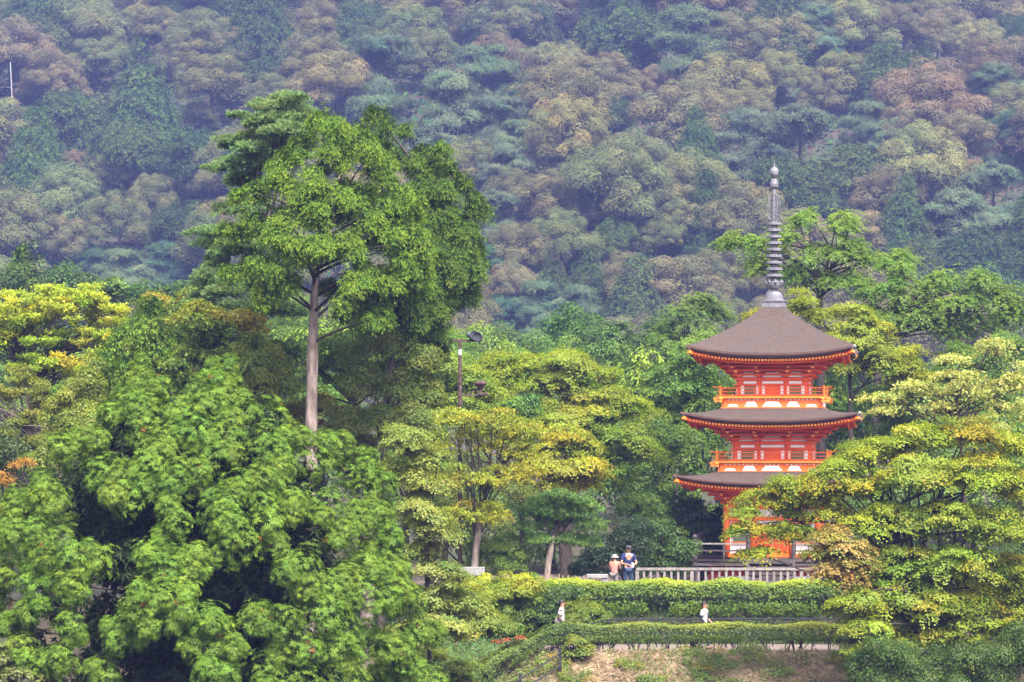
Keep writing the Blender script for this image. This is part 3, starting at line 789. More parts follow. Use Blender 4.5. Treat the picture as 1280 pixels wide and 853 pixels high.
            for sx in (-1, 1):
                J = Side((k,)); J.box(sx * .255 * b, b + .020, zc, .040 * b, .02, hz); J.obj('white_jamb', M['plaster'], dr)
    storey(1.37, 7.12, 7.86)
    storey(1.51, 4.66, 5.44)

    # --- balconies of the upper storeys
    def balcony(c, zb, zf):
        """c half width of the panelled base, zb its foot, zf floor level"""
        H = zf - zb
        Bs = Side(); Bs.box(0, c - .04, (zb + zf) / 2, c - .05, .04, H / 2); bs = Bs.obj('balcony_base', M['orange'], root)
        S = Side(); S.box(0, c + .0, zb + .035, c + .04, .05, .035); S.obj('sill', M['orange'], bs)
        for kk in range(4):
          for uc, hw_ in ((0, .20 * c), (-.42 * c, .13 * c), (.42 * c, .13 * c), (-.78 * c, .115 * c), (.78 * c, .115 * c)):
            h = .19 if abs(uc) < .6 * c else .085; z0 = zb + .075; W = Side((kk,))
            W.prism([(uc - hw_, z0), (uc + hw_, z0), (uc + hw_ * .80, z0 + h * .45), (uc + hw_ * .6, z0 + h), (uc - hw_ * .6, z0 + h), (uc - hw_ * .80, z0 + h * .45)], c + .005, .025); W.obj('base_panel', M['plaster'], bs)
        W = Side()
        for u in np.linspace(-.86, .86, 22):
            if abs(abs(u) - .21) < .03: continue
            W.box(u * c, c + .012, zf - .085, .028, .02, .020)
        tag(W.obj('white_stud', M['plaster'], bs), kind='stuff')
        G = Side(); G.box(0, c + .09, zf + .01, c + .16, .045, .040); fl = G.obj('balcony_floor', M['gold'], root)
        F2 = Side(); F2.box(0, (c + 1.2) / 2, zf + .0, c + .04, (c - 1.2) / 2 + .04, .028); F2.obj('floor_board', M['orange'], fl)
        # corner bracket ends, gold-capped
        for k in range(4):
            Rm = rot4[k]; E = Tubes()
            for (a, b2, zz) in ((c + .16, c + .03, zf - .03), (c + .13, c + .03, zf - .13)):
                E.box(Rm @ np.array([a, -b2, zz]), (.16, .06, .045), Rm); E.box(Rm @ np.array([b2, -a, zz]), (.06, .16, .045), Rm)
            E.obj('gold_cap', M['gold'], fl)
        rl = None
        for zz, rr, ext in ((.09, .015, .16), (.22, .012, .20), (.36, .020, .30)):
            S = Side(); d = c + .06
            S.tube([(-d - ext, d, zf + zz + (.05 if zz > .3 else 0)), (-d, d, zf + zz), (0, d, zf + zz), (d, d, zf + zz), (d + ext, d, zf + zz + (.05 if zz > .3 else 0))], rr, 6)
            o = S.obj('rail', M['orange'], rl or root)
            if rl is None: o.name = 'railing'; rl = o
        for k in range(4):
            for u in np.linspace(-1, 1, 7)[:-1]:
                T = Tubes(); p = rot4[k] @ np.array([u * (c + .06), -(c + .06), 0]); big = abs(u) > .99
                T.lathe([(0, zf), (.05 if big else .015, zf), (.05 if big else .015, zf + (.44 if big else .36)), (0, zf + (.47 if big else .36))], 8, p); T.obj('baluster', M['gold' if big else 'orange'], rl)
    balcony(1.89, 6.68, 7.10)
    balcony(2.02, 4.26, 4.66)

    # --- ground storey
    b, z0, z1 = 1.72, 1.08, 3.06
    Wl = Side(); Wl.box(0, b - .10, (z0 + z1) / 2, b - .10, .06, (z1 - z0) / 2); wl = Wl.obj('wall', M['plaster'], root)
    for k in range(4):
        for u in (-b, -b * .42, b * .42):
            T = Tubes(); p = rot4[k] @ np.array([u, -b, 0]); T.lathe([(0, z0 - .02), (.125, z0 - .02), (.125, z1), (0, z1)], 16, p); T.obj('column', M['orange'], root, True)
        D = Side((k,))
        for sx in (-1, 1): D.box(sx * .33, b - .0, z0 + .66, .31, .05, .56)
        dr = D.obj('door', M['orange'], wl)
        P = Side((k,))
        for sx in (-1, 1):
            for zz in (.36, .72, 1.06): P.box(sx * .33, b + .056, z0 + zz, .24, .012, .12)
        P.obj('door_panel', M['vermilion'], dr)
        for uc in (-.71, .71):
            L = Side((k,)); L.box(uc * b, b - .02, z0 + .92, .26, .03, .36); wn = L.obj('window', M['lattice'], wl)
            Fm = Side((k,))
            for zz in (.52, 1.32): Fm.box(uc * b, b - .0, z0 + zz, .33, .05, .045)
            Fm.obj('window_frame', M['orange'], wn)
    Bm = Side()
    for z, h in ((z1 - .09, .09), (z0 + 1.45, .07), (z0 + .05, .07)): Bm.box(0, b - .0, z, b + .10, .085, h)
    Bm.obj('tie_beam', M['orange'], root)

    # --- veranda with its dark railing, white podium
    vb, vz = 2.95, 1.04
    S = Side(); S.box(0, (vb + 1.5) / 2, vz - .05, vb, (vb - 1.5) / 2, .05); vd = S.obj('veranda', M['dark_wood'], root)
    S = Side(); S.box(0, vb - .12, vz - .19, vb - .02, .07, .08); S.obj('veranda_beam', M['dark_wood'], vd)
    for k in range(4):
        for u in np.linspace(-1, 1, 6)[:-1]:
            T = Tubes(); p = rot4[k] @ np.array([u * (vb - .15), -(vb - .15), 0]); T.lathe([(0, -.05), (.075, -.05), (.075, vz - .11), (0, vz - .11)], 8, p); T.obj('veranda_post', M['dark_wood'], vd)
    S = Side(); S.box(0, 2.35, .48, 2.36, .03, .44); S.obj('under_panel', M['red_cloth'], vd)
    rd = vb - .10
    for zz in (.30, .56): 
        for k in range(4):
            for sx in (-1, 1):
                S = Side((k,)); S.box(sx * (.85 + rd) / 2, rd, vz + zz, (rd - .85) / 2, .035, .028); S.obj('veranda_rail', M['grey_wood' if zz > .5 else 'dark_wood'], vd)
    for k in range(4):
        for u in (-rd, -.85, .85, -rd * .62, rd * .62):
            big = abs(abs(u) - rd * .62) > .1
            T = Tubes(); p = rot4[k] @ np.array([u, -rd, 0])
            if big: T.lathe([(0, vz), (.085, vz), (.085, vz + .70), (.06, vz + .73), (.095, vz + .79), (.085, vz + .86), (0, vz + .93)], 12, p)
            else: T.lathe([(0, vz), (.045, vz), (.045, vz + .56), (0, vz + .56)], 8, p)
            T.obj('railing_post', M['dark_wood'], vd, False)
    for k in (0,):
        T = Tubes()
        for a in range(5): T.box(rot4[k] @ np.array([0, -(vb + .12 + .27 * a), vz - .12 - .2 * a]), (.8, .15, .05), rot4[k])
        for sx in (-1, 1): T.add([rot4[k] @ np.array([sx * .84, -(vb - .02), vz - .06]), rot4[k] @ np.array([sx * .84, -(vb + 1.35), .0])], .07, 4)
        T.obj('steps', M['dark_wood'], root)
    # turtle-back plaster podium: rounded square mound
    prof = [(0, .40), (2.28, .40), (2.45, .37), (2.56, .28), (2.62, .14), (2.63, -.05)]
    nth = 64; a = np.linspace(0, 2 * np.pi, nth, endpoint=False); sq = 1 / (np.abs(np.cos(a)) ** 6 + np.abs(np.sin(a)) ** 6) ** (1 / 6)
    V = np.concatenate([np.stack([r * sq * np.cos(a), r * sq * np.sin(a), np.full(nth, z)], 1) for r, z in prof])
    i, j = np.meshgrid(np.arange(len(prof) - 1), np.arange(nth), indexing='ij'); j2 = (j + 1) % nth
    link('podium', make_mesh('podium', V, np.stack([(i + 1) * nth + j, (i + 1) * nth + j2, i * nth + j2, i * nth + j], -1).reshape(-1, 4), M['plaster'], smooth=True), root)

    # --- finial
    Z = 10.56
    T = Tubes(); T.box((0, 0, Z + .12), (.46, .46, .12)); T.box((0, 0, Z + .26), (.50, .50, .025)); fn = T.obj('finial', M['bronze'], root)
    T = Tubes(); T.lathe([(0, Z + .285), (.36, Z + .285), (.335, Z + .38), (.31, Z + .50), (.27, Z + .59), (.17, Z + .63), (.13, Z + .66), (0, Z + .66)], 24); T.obj('inverted_bowl', M['bronze'], fn, False)
    T = Tubes(); T.lathe([(.12, Z + .66), (.14, Z + .72), (.22, Z + .76), (.27, Z + .86), (.29, Z + .98), (.24, Z + 1.0), (.22, Z + 1.03), (.15, Z + 1.06)], 24)
    for a in range(8):
        t = a * math.pi / 4 + .2; T.add([(.25 * math.cos(t), .25 * math.sin(t), Z + .9), (.33 * math.cos(t), .33 * math.sin(t), Z + 1.0), (.31 * math.cos(t), .31 * math.sin(t), Z + 1.09)], [.05, .04, .01], 5)
    T.obj('lotus', M['bronze'], fn)
    T = Tubes(); T.lathe([(.14, Z + 1.0), (.13, Z + 3.2), (.10, Z + 3.3), (.085, Z + 4.62), (.0, Z + 4.62)], 14); T.obj('shaft', M['bronze'], fn, False)
    for i in range(9):
        z = 11.80 + i * .249; r = .325 - .008 * i
        T = Tubes(); T.lathe([(.13, z - .055), (r - .02, z - .06), (r, z - .045), (r, z + .035), (r - .02, z + .05), (.13, z + .055)], 24); T.obj('ring', M['bronze'], fn, False)
    # four openwork flame plates
    for k in range(4):
        a = k * math.pi / 2 + .5; c, s_ = math.cos(a), math.sin(a); T = Tubes()
        pt = lambda r, z: (r * c, r * s_, z)
        zb = 13.92; H = .95
        for q in range(6):
            z = zb + H * q / 6; T.add([pt(.09, z), pt(.19, z + .10), pt(.27 - .012 * q, z + .05), pt(.25 - .012 * q, z + .17), pt(.15, z + .21), pt(.09, z + .16)], .012, 4)
        T.add([pt(.10, zb), pt(.28, zb + .12), pt(.30, zb + .45), pt(.24, zb + .8), pt(.13, zb + H + .1)], .012, 4)
        T.obj('flame_plate', M['bronze'], fn)
    T = Tubes(); T.lathe([(.07, 15.12), (.10, 15.14), (.15, 15.2), (.162, 15.32), (.14, 15.45), (.07, 15.52), (.04, 15.56)], 18); T.obj('jewel', M['bronze'], fn, False)
    T = Tubes(); T.lathe([(.04, 15.54), (.11, 15.58), (.165, 15.68), (.17, 15.82), (.12, 15.93), (.04, 15.98), (.022, 16.06), (.0, 16.24)], 18); T.obj('jewel', M['bronze'], fn, False)
    for r, z in ((.10, 0),): pass
build_pagoda()

# ------------------------------------------------------------------ trees of the garden, back to front
MG = (.095, .155, .020); DG = (.062, .110, .016); YEL = (.36, .32, .03)
ORA = ((2.6, .95, .5), .0)

# dark understorey filling the wood behind
_rg = np.random.default_rng(5)
for a, (px, py, Yd, wd, ht, kd, c) in enumerate([
        (30, 470, 165, 75, 95, 'ball', DG), (140, 480, 160, 75, 90, 'cypress', DG), (240, 450, 158, 70, 80, 'ball', MG), (340, 450, 152, 80, 80, 'ball', DG), (440, 440, 150, 80, 80, 'cypress', DG),
        (540, 480, 148, 80, 80, 'ball', DG), (620, 470, 160, 80, 60, 'ball', MG), (720, 490, 165, 90, 70, 'ball', DG), (820, 500, 152, 80, 80, 'cypress', DG), (900, 520, 150, 80, 90, 'ball', DG),
        (1000, 540, 146, 80, 90, 'ball', DG), (1090, 520, 146, 80, 90, 'cypress', DG), (1180, 530, 144, 80, 90, 'ball', DG), (1270, 520, 146, 80, 90, 'ball', DG),
        (790, 620, 136, 60, 80, 'ball', DG), (690, 650, 131, 70, 60, 'ball', DG), (590, 640, 128, 80, 70, 'ball', DG), (860, 650, 131, 55, 70, 'cypress', DG), (500, 600, 126, 70, 80, 'ball', DG),
        (400, 560, 122, 80, 70, 'ball', DG), (60, 600, 126, 80, 100, 'ball', DG), (170, 600, 122, 70, 90, 'ball', DG), (1110, 640, 127, 60, 90, 'ball', DG), (1200, 630, 124, 80, 90, 'ball', DG), (1280, 620, 122, 60, 100, 'ball', DG)]):
    lob = [(px + _rg.uniform(-.4, .4) * wd, py + _rg.uniform(-.5, .5) * ht, wd * _rg.uniform(.5, .8), ht * _rg.uniform(.45, .75)) for _ in range(5)] + [(px, py + ht * .4, wd, ht)]
    where = 'tall cedar' if px < 480 else 'rusty lamp post' if px < 760 else 'vermilion pagoda'
    side = 'left part' if px < 430 else 'middle' if px < 860 else 'right part'
    tree('evergreen_tree', f'dark evergreen of the shaded wood behind the {where}, {side} of the garden', 'tree', kd, Yd, px, lob, tuple(np.array(c) * _rg.uniform(1.4, 2.0)), padR=.85, n=230 if kd == 'ball' else 20,
         leaf=.15 if kd == 'ball' else .22, dens=.9, seed=300 + a, tr=.2, group=f'dark evergreens of the wood behind the {where}')

T_ = tree
# --- far edge of the wood
T_('conifer_tree', 'dark slender conifer at the far left edge below the mountain', 'tree', 'cypress', 172, 35, [(34, 318, 9, 14), (34, 340, 17, 20), (36, 362, 26, 24), (38, 390, 32, 30)], (.045, .09, .02), .7, 22, .2, 1.1, 11)
T_('broadleaf_tree', 'dark leafy tree at the left frame edge beside the slender conifer', 'tree', 'ball', 168, 6, [(5, 352, 22, 18), (0, 378, 30, 25), (14, 395, 28, 20)], (.05, .10, .022), .7, 160, .18, 1.1, 12)
T_('broadleaf_tree', 'mid green rounded tree behind the top of the yellow tree, far left', 'tree', 'ball', 170, 80, [(72, 350, 28, 18), (100, 372, 34, 22), (62, 380, 30, 22)], (.06, .11, .03), .7, 160, .18, 1.1, 13)
T_('maple_tree', 'light green flat-topped tree below the mountain, left of the tall cypress', 'tree', 'maple', 165, 145, [(146, 353, 30, 13), (160, 368, 36, 18), (130, 375, 34, 20)], (.11, .18, .03), .8, 260, .16, 1.2, 14)
T_('broadleaf_tree', 'soft green bushy tree between the flat-topped tree and the tall cypress', 'tree', 'ball', 150, 210, [(190, 378, 28, 20), (222, 365, 22, 20), (240, 385, 30, 26), (205, 400, 40, 26)], (.06, .115, .03), .7, 170, .17, 1.1, 15)
T_('broadleaf_tree', 'bright green bushy treetop rising in the middle, below the mountain', 'tree', 'ball', 178, 712, [(712, 398, 22, 17), (700, 418, 30, 20), (728, 415, 28, 22), (712, 440, 46, 26)], (.06, .13, .018), .75, 180, .17, 1.25, 16)
T_('broadleaf_tree', 'soft green tree at the wood edge just right of the lamp post top', 'tree', 'ball', 172, 640, [(625, 425, 26, 18), (655, 432, 30, 18), (640, 452, 48, 22), (604, 440, 22, 22)], (.075, .125, .035), .75, 170, .17, 1.15, 17)
T_('broadleaf_tree', 'grey-green spreading tree at the wood edge, left of the pagoda roof', 'tree', 'feather', 165, 790, [(770, 420, 36, 18), (810, 412, 36, 20), (790, 440, 52, 22), (840, 430, 36, 22)], (.075, .125, .04), .9, 30, .2, 1.25, 18)
T_('broadleaf_tree', 'pale green tree touching the left corner of the top roof', 'tree', 'feather', 156, 860, [(872, 382, 30, 14), (850, 400, 34, 18), (890, 400, 32, 18), (840, 425, 40, 22), (880, 425, 36, 24)], (.13, .21, .04), .9, 32, .18, 1.3, 19)

# --- behind the pagoda
T_('wingnut_tree', 'tall airy light green tree with bare forking limbs behind the pagoda finial, upper right', 'tree', 'feather', 142, 1028,
   [(918, 300, 26, 12), (940, 312, 28, 16), (1003, 270, 24, 16), (985, 300, 30, 20), (1055, 285, 28, 20), (1040, 315, 44, 24), (1085, 315, 32, 22), (1120, 325, 34, 16), (1000, 345, 40, 22), (1060, 350, 44, 24), (955, 335, 34, 18)],
   (.165, .26, .036), .85, 34, .16, 1.35, 21, tr=.2, path=[(1026, 520, 0), (1026, 430, 0), (1024, 372, 0), (1030, 345, 0), (1052, 320, .2), (1062, 285, .3)], nl=34, bark='bark')
T_('wingnut_tree', 'spreading light green tree with dark limbs at the right edge, behind the pagoda', 'tree', 'feather', 139, 1100,
   [(1120, 335, 34, 18), (1165, 355, 38, 20), (1215, 350, 28, 16), (1200, 378, 44, 20), (1250, 375, 34, 20), (1150, 390, 50, 22), (1110, 365, 40, 24), (1265, 400, 36, 24), (1210, 410, 50, 24), (1105, 400, 40, 24), (1290, 370, 30, 24)],
   (.155, .25, .038), .85, 36, .16, 1.35, 22, tr=.2, path=[(1095, 520, 0), (1098, 440, 0), (1110, 400, 0), (1140, 370, .2), (1170, 352, .3)], nl=34)
T_('maple_tree', 'bright yellow-green maple right behind the pagoda top roof', 'tree', 'maple', 130, 1070,
   [(1000, 372, 26, 16), (1020, 395, 40, 20), (1060, 392, 36, 16), (1085, 415, 44, 22), (1050, 425, 50, 24), (1120, 445, 40, 22), (1090, 455, 50, 24), (1140, 475, 36, 20), (955, 390, 26, 14), (940, 400, 20, 12)], (.20, .235, .014), .62, 480, .085, 1.45, 23, tr=.2)
T_('maple_tree', 'dark layered maple in the shade left of the pagoda, behind the roofs', 'tree', 'maple', 134, 880,
   [(880, 440, 50, 30), (840, 475, 46, 26), (890, 490, 50, 30), (820, 515, 46, 26), (870, 540, 50, 30), (830, 570, 46, 28), (880, 600, 50, 30), (820, 620, 40, 26)], (.10, .175, .02), .75, 460, .10, 1.35, 24, tr=.2)
T_('broadleaf_tree', 'deep green tree right of the pagoda behind the pale-leaved tree', 'tree', 'maple', 132, 1150,
   [(1110, 495, 44, 26), (1160, 480, 48, 28), (1210, 450, 44, 26), (1255, 440, 36, 26), (1130, 530, 50, 28), (1190, 520, 54, 30), (1250, 500, 44, 30)], (.095, .165, .022), .75, 440, .10, 1.35, 25, tr=.2)

# --- left half
T_('bamboo_like_tree', 'tall bright yellow feathery tree at the left edge', 'tree', 'sparse', 116, 62,
   [(15, 400, 46, 34), (60, 385, 36, 26), (105, 378, 36, 22), (85, 400, 46, 26), (135, 400, 34, 24), (40, 432, 52, 30), (100, 430, 50, 30), (150, 425, 26, 20), (-20, 420, 40, 40), (60, 465, 60, 26), (120, 460, 40, 24)],
   (.33, .385, .030), .60, 330, .115, 1.7, 31, kw=dict(up=1.5), tr=.09, trunks=5, nl=26, autumn=((1.1, .86, .7), .12), extra_cols=[(92, 448, 20, (1.2, .80, .8)), (40, 450, 50, (.75, .9, .8))])
T_('bamboo_like_tree', 'olive thicket of thin grey stems below the yellow feathery tree', 'tree', 'sparse', 114, 50,
   [(20, 500, 50, 36), (75, 500, 46, 34), (120, 505, 34, 36), (40, 545, 60, 40), (100, 550, 40, 44), (-15, 520, 40, 50)], (.17, .195, .028), .6, 300, .115, 1.6, 32, kw=dict(up=1.3), tr=.07, trunks=7, nl=24, bark='pale_bark')
T_('broadleaf_tree', 'dark hollow bush under the olive thicket at the left edge', 'tree', 'ball', 112, 60, [(20, 600, 50, 36), (80, 600, 44, 36), (45, 640, 60, 40), (0, 570, 40, 30)], (.06, .095, .02), .6, 260, .12, 1.1, 33)
T_('cypress_tree', 'dark green young cypress between the yellow tree and the big cedar', 'tree', 'cypress', 108, 182,
   [(152, 425, 14, 20), (188, 385, 12, 22), (185, 415, 20, 24), (150, 455, 26, 24), (190, 450, 26, 26), (215, 440, 22, 26), (165, 485, 36, 26), (215, 480, 32, 30), (190, 510, 44, 24)], (.085, .165, .022), .42, 28, .11, 1.6, 34, tr=.08)
T_('broadleaf_tree', 'broadleaf tree with dark glossy leaves and orange new growth at the top', 'tree', 'sparse', 103, 280,
   [(250, 400, 34, 26), (290, 405, 40, 24), (265, 435, 40, 26), (310, 440, 36, 26), (240, 460, 34, 30), (290, 475, 46, 30), (330, 480, 30, 26), (265, 500, 40, 24)], (.115, .17, .024), .5, 260, .13, 2.2, 35, tr=.1, nl=24,
   extra_cols=[(240, 372, 20, (2.2, 1.5, .8)), (280, 384, 18, (2.7, 1.35, .8)), (312, 398, 18, (2.5, 1.35, .8)), (215, 380, 22, (2.2, 1.6, .8))])
T_('broadleaf_tree', 'yellow-olive tree filling the gap above the big cedar, left of the tall cypress', 'tree', 'ball', 113, 225, [(205, 385, 24, 16), (235, 378, 24, 16), (215, 410, 30, 22), (250, 395, 24, 18)], (.19, .23, .028), .5, 280, .12, 1.4, 36, autumn=((1.8, .8, .6), .3))
T_('pine_tree', 'dark soft-needled pine in the shade right of the bare cypress trunk', 'tree', 'pine', 106.5, 455,
   [(420, 440, 34, 20), (460, 425, 40, 22), (500, 440, 40, 24), (430, 470, 44, 24), (485, 480, 46, 24), (350, 440, 40, 24), (340, 475, 40, 24), (540, 445, 30, 22)], (.10, .165, .035), .6, 32, .20, 1.6, 37, tr=.14)
T_('broadleaf_tree', 'leafy green tree standing right of the bare cypress trunk', 'tree', 'ball', 102.6, 475, [(450, 450, 30, 24), (490, 440, 34, 24), (530, 462, 26, 22), (455, 490, 36, 26), (500, 490, 40, 26), (470, 530, 40, 28), (515, 530, 36, 30), (440, 540, 26, 24), (535, 500, 24, 24)], (.125, .165, .026), .42, 330, .08, 1.5, 38)
T_('maple_tree', 'olive-gold maple crown behind the foot of the tall cypress trunk', 'tree', 'maple', 105, 400,
   [(345, 512, 34, 18), (395, 508, 36, 18), (435, 520, 34, 20), (370, 540, 44, 24), (430, 550, 40, 26), (320, 525, 26, 18), (465, 560, 34, 24)], (.21, .215, .026), .5, 420, .080, 1.5, 39, autumn=((1.25, .9, .8), .25))
T_('maple_tree', 'yellow-green maple behind the lamp post, left of centre', 'tree', 'maple', 119, 540,
   [(520, 440, 40, 22), (560, 450, 40, 22), (505, 470, 40, 24), (550, 480, 46, 24), (590, 470, 34, 22), (520, 510, 44, 26), (570, 515, 46, 26), (610, 500, 34, 24)], (.175, .235, .022), .62, 480, .082, 1.4, 40)

# --- centre
T_('maple_tree', 'big dome-shaped yellow-green maple in the middle, right of the lamp post', 'tree', 'maple', 125, 710,
   [(700, 452, 46, 18), (655, 460, 40, 20), (740, 465, 40, 20), (620, 455, 34, 18), (680, 480, 56, 22), (750, 490, 50, 24), (625, 485, 44, 24), (785, 515, 40, 24), (715, 515, 60, 26), (655, 520, 50, 26), (770, 545, 44, 26), (720, 555, 56, 28), (800, 560, 34, 26), (760, 585, 50, 28)],
   (.195, .25, .016), .62, 560, .080, 1.5, 41, tr=.22, extra_cols=[(712, 492, 20, (1.2, .82, .8)), (770, 570, 60, (.8, .9, 1))])
T_('maple_tree', 'orange-tinged maple in front of the big dome-shaped maple', 'tree', 'maple', 117, 705,
   [(690, 545, 34, 18), (725, 552, 34, 18), (665, 570, 40, 20), (720, 580, 44, 20), (745, 600, 26, 18), (690, 600, 50, 20), (640, 545, 34, 18)], (.245, .265, .020), .55, 480, .078, 1.5, 42, autumn=((1.15, .90, .8), .25))
T_('cherry_tree', 'thin-leaved cherry tree with pale bare limbs and yellow-orange leaves', 'tree', 'sparse', 111, 592,
   [(560, 525, 44, 20), (610, 522, 44, 18), (655, 535, 40, 18), (585, 548, 46, 20), (640, 560, 44, 18), (700, 540, 24, 14), (545, 560, 34, 24), (670, 590, 40, 16), (620, 600, 44, 22), (560, 600, 36, 26), (590, 640, 44, 24), (555, 650, 34, 26)],
   (.27, .30, .026), .62, 210, .12, 1.35, 43, tr=.13, path=[(594, 690, 0), (604, 630, 0), (614, 600, .1), (632, 575, .3), (662, 556, .4)], nl=30, bark='pale_bark', autumn=((1.15, .82, .7), .30))
T_('broadleaf_tree', 'fresh green sapling leaves between the cherry and the orange-tinged maple', 'tree', 'ball', 119, 650, [(640, 520, 20, 16), (665, 515, 16, 16), (650, 545, 26, 18)], (.09, .19, .03), .4, 180, .12, 1.3, 44)
T_('broadleaf_tree', 'green leafy undergrowth tree at the foot of the cherry, left of the small pine', 'tree', 'ball', 115, 560, [(540, 590, 40, 30), (590, 600, 40, 30), (555, 640, 46, 34), (610, 650, 34, 34), (640, 620, 30, 30)], (.12, .165, .025), .5, 330, .085, 1.4, 45)
T_('pine_tree', 'small pine with a leaning trunk and soft rounded needle pads behind the hedge', 'tree', 'pine', 112.2, 680,
   [(698, 628, 36, 12), (678, 642, 28, 10), (725, 640, 28, 12), (665, 660, 22, 9), (700, 655, 34, 12), (738, 660, 18, 10), (730, 680, 24, 9), (705, 678, 26, 9), (668, 678, 18, 8)], (.115, .205, .045), .42, 34, .15, 2.0, 46, tr=.13,
   path=[(686, 700, 0), (692, 670, 0), (699, 650, 0), (700, 630, 0)], nl=16, bark='pale_bark')
T_('broadleaf_tree', 'light yellow-green tree standing just behind the top of the big cedar', 'tree', 'ball', 106, 150, [(105, 478, 30, 24), (90, 505, 34, 26), (110, 540, 40, 28), (80, 540, 34, 24), (65, 575, 36, 26)], (.17, .215, .028), .45, 300, .09, 1.5, 51, tr=.09)
T_('broadleaf_tree', 'light green leafy tree left of the bare cypress trunk, above the big cedar', 'tree', 'ball', 102, 330, [(325, 470, 30, 24), (350, 490, 26, 24), (305, 500, 26, 24), (340, 455, 26, 18), (300, 455, 24, 20)], (.16, .205, .028), .42, 320, .085, 1.5, 52, tr=.09)
T_('broadleaf_tree', 'fresh green tree filling the gap between the big maple dome and the pagoda', 'tree', 'ball', 129, 830, [(815, 545, 34, 26), (850, 560, 30, 28), (820, 590, 36, 28), (790, 610, 30, 26), (845, 615, 28, 28), (800, 640, 34, 24)], (.10, .165, .022), .5, 300, .10, 1.4, 53, tr=.1)
T_('shrub', 'lime green rounded bush behind the hedge between the cherry and the small pine', 'shrub', 'ball', 112.4, 622, [(605, 690, 22, 18), (630, 692, 26, 20), (640, 704, 22, 16), (610, 706, 30, 16)], (.13, .20, .025), .32, 190, .09, 1.5, 47, tr=.05)
T_('shrub', 'tall dark shrub with glossy leaves behind the two people at the railing', 'shrub', 'ball', 114.5, 780, [(755, 690, 30, 26), (790, 680, 30, 30), (770, 712, 44, 22), (735, 712, 26, 18)], (.028, .05, .018), .4, 200, .10, 1.3, 48, tr=.05)
T_('shrub', 'leafy green shrub left of the pagoda veranda', 'shrub', 'ball', 116, 830, [(810, 668, 34, 22), (845, 690, 26, 26), (800, 690, 30, 24), (825, 710, 40, 24)], (.055, .105, .02), .45, 200, .11, 1.3, 49, tr=.06)
T_('shrub', 'dark drooping bamboo-like clump under the lowest pagoda eave', 'shrub', 'cypress', 124, 872, [(862, 640, 26, 26), (885, 660, 30, 30), (858, 675, 24, 30), (890, 690, 30, 24)], (.03, .06, .016), .5, 20, .16, 1.4, 50, tr=.05)

# --- tall trio left of centre
T_('pine_tree', 'tall pine with light needle pads behind the left side of the tall cypress', 'tree', 'pine', 106, 300,
   boughs([(345, 128, 26, 12), (380, 135, 26, 16), (312, 150, 30, 14), (350, 155, 40, 20), (300, 178, 30, 14), (330, 185, 40, 18), (290, 212, 26, 10), (320, 218, 36, 16), (278, 250, 20, 8), (305, 262, 36, 14), (275, 300, 26, 14), (300, 320, 36, 18), (265, 335, 22, 14), (290, 355, 44, 20), (275, 385, 40, 18), (330, 390, 40, 20), (380, 165, 30, 20)], 60, 22, 8, 611, 1.1, .85),
   (.135, .215, .075), .34, 26, .16, 2.2, 61, shell=0, tr=.2, path=[(310, 420, 0), (318, 340, 0), (325, 260, 0), (345, 190, 0), (350, 140, 0)], nl=40)
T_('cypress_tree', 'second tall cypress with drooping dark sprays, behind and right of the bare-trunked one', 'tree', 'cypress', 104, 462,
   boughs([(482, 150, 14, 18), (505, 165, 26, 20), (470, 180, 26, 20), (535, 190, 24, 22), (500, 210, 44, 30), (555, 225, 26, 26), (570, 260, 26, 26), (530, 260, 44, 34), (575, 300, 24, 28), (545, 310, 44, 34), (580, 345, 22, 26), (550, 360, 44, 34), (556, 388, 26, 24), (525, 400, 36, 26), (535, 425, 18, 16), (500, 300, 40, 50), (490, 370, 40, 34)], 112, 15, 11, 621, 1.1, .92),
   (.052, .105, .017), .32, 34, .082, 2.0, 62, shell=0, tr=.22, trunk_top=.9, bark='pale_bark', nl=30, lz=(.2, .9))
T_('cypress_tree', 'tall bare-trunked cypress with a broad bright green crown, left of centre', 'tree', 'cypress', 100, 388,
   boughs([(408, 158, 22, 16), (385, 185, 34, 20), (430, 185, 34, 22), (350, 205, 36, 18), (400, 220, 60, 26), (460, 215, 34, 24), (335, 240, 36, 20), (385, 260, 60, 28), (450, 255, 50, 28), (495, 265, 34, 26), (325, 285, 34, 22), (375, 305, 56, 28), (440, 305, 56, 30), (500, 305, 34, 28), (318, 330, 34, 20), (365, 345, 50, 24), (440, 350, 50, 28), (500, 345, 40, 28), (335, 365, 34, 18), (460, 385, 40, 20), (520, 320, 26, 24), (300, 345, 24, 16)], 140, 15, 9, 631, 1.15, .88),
   (.080, .155, .018), .30, 34, .080, 2.1, 63, shell=0, tr=.20, path=[(389, 530, 0), (391, 430, 0), (393, 365, 0), (400, 290, 0), (404, 200, 0)], nl=44, lz=(.2, .95), bark='pale_bark')

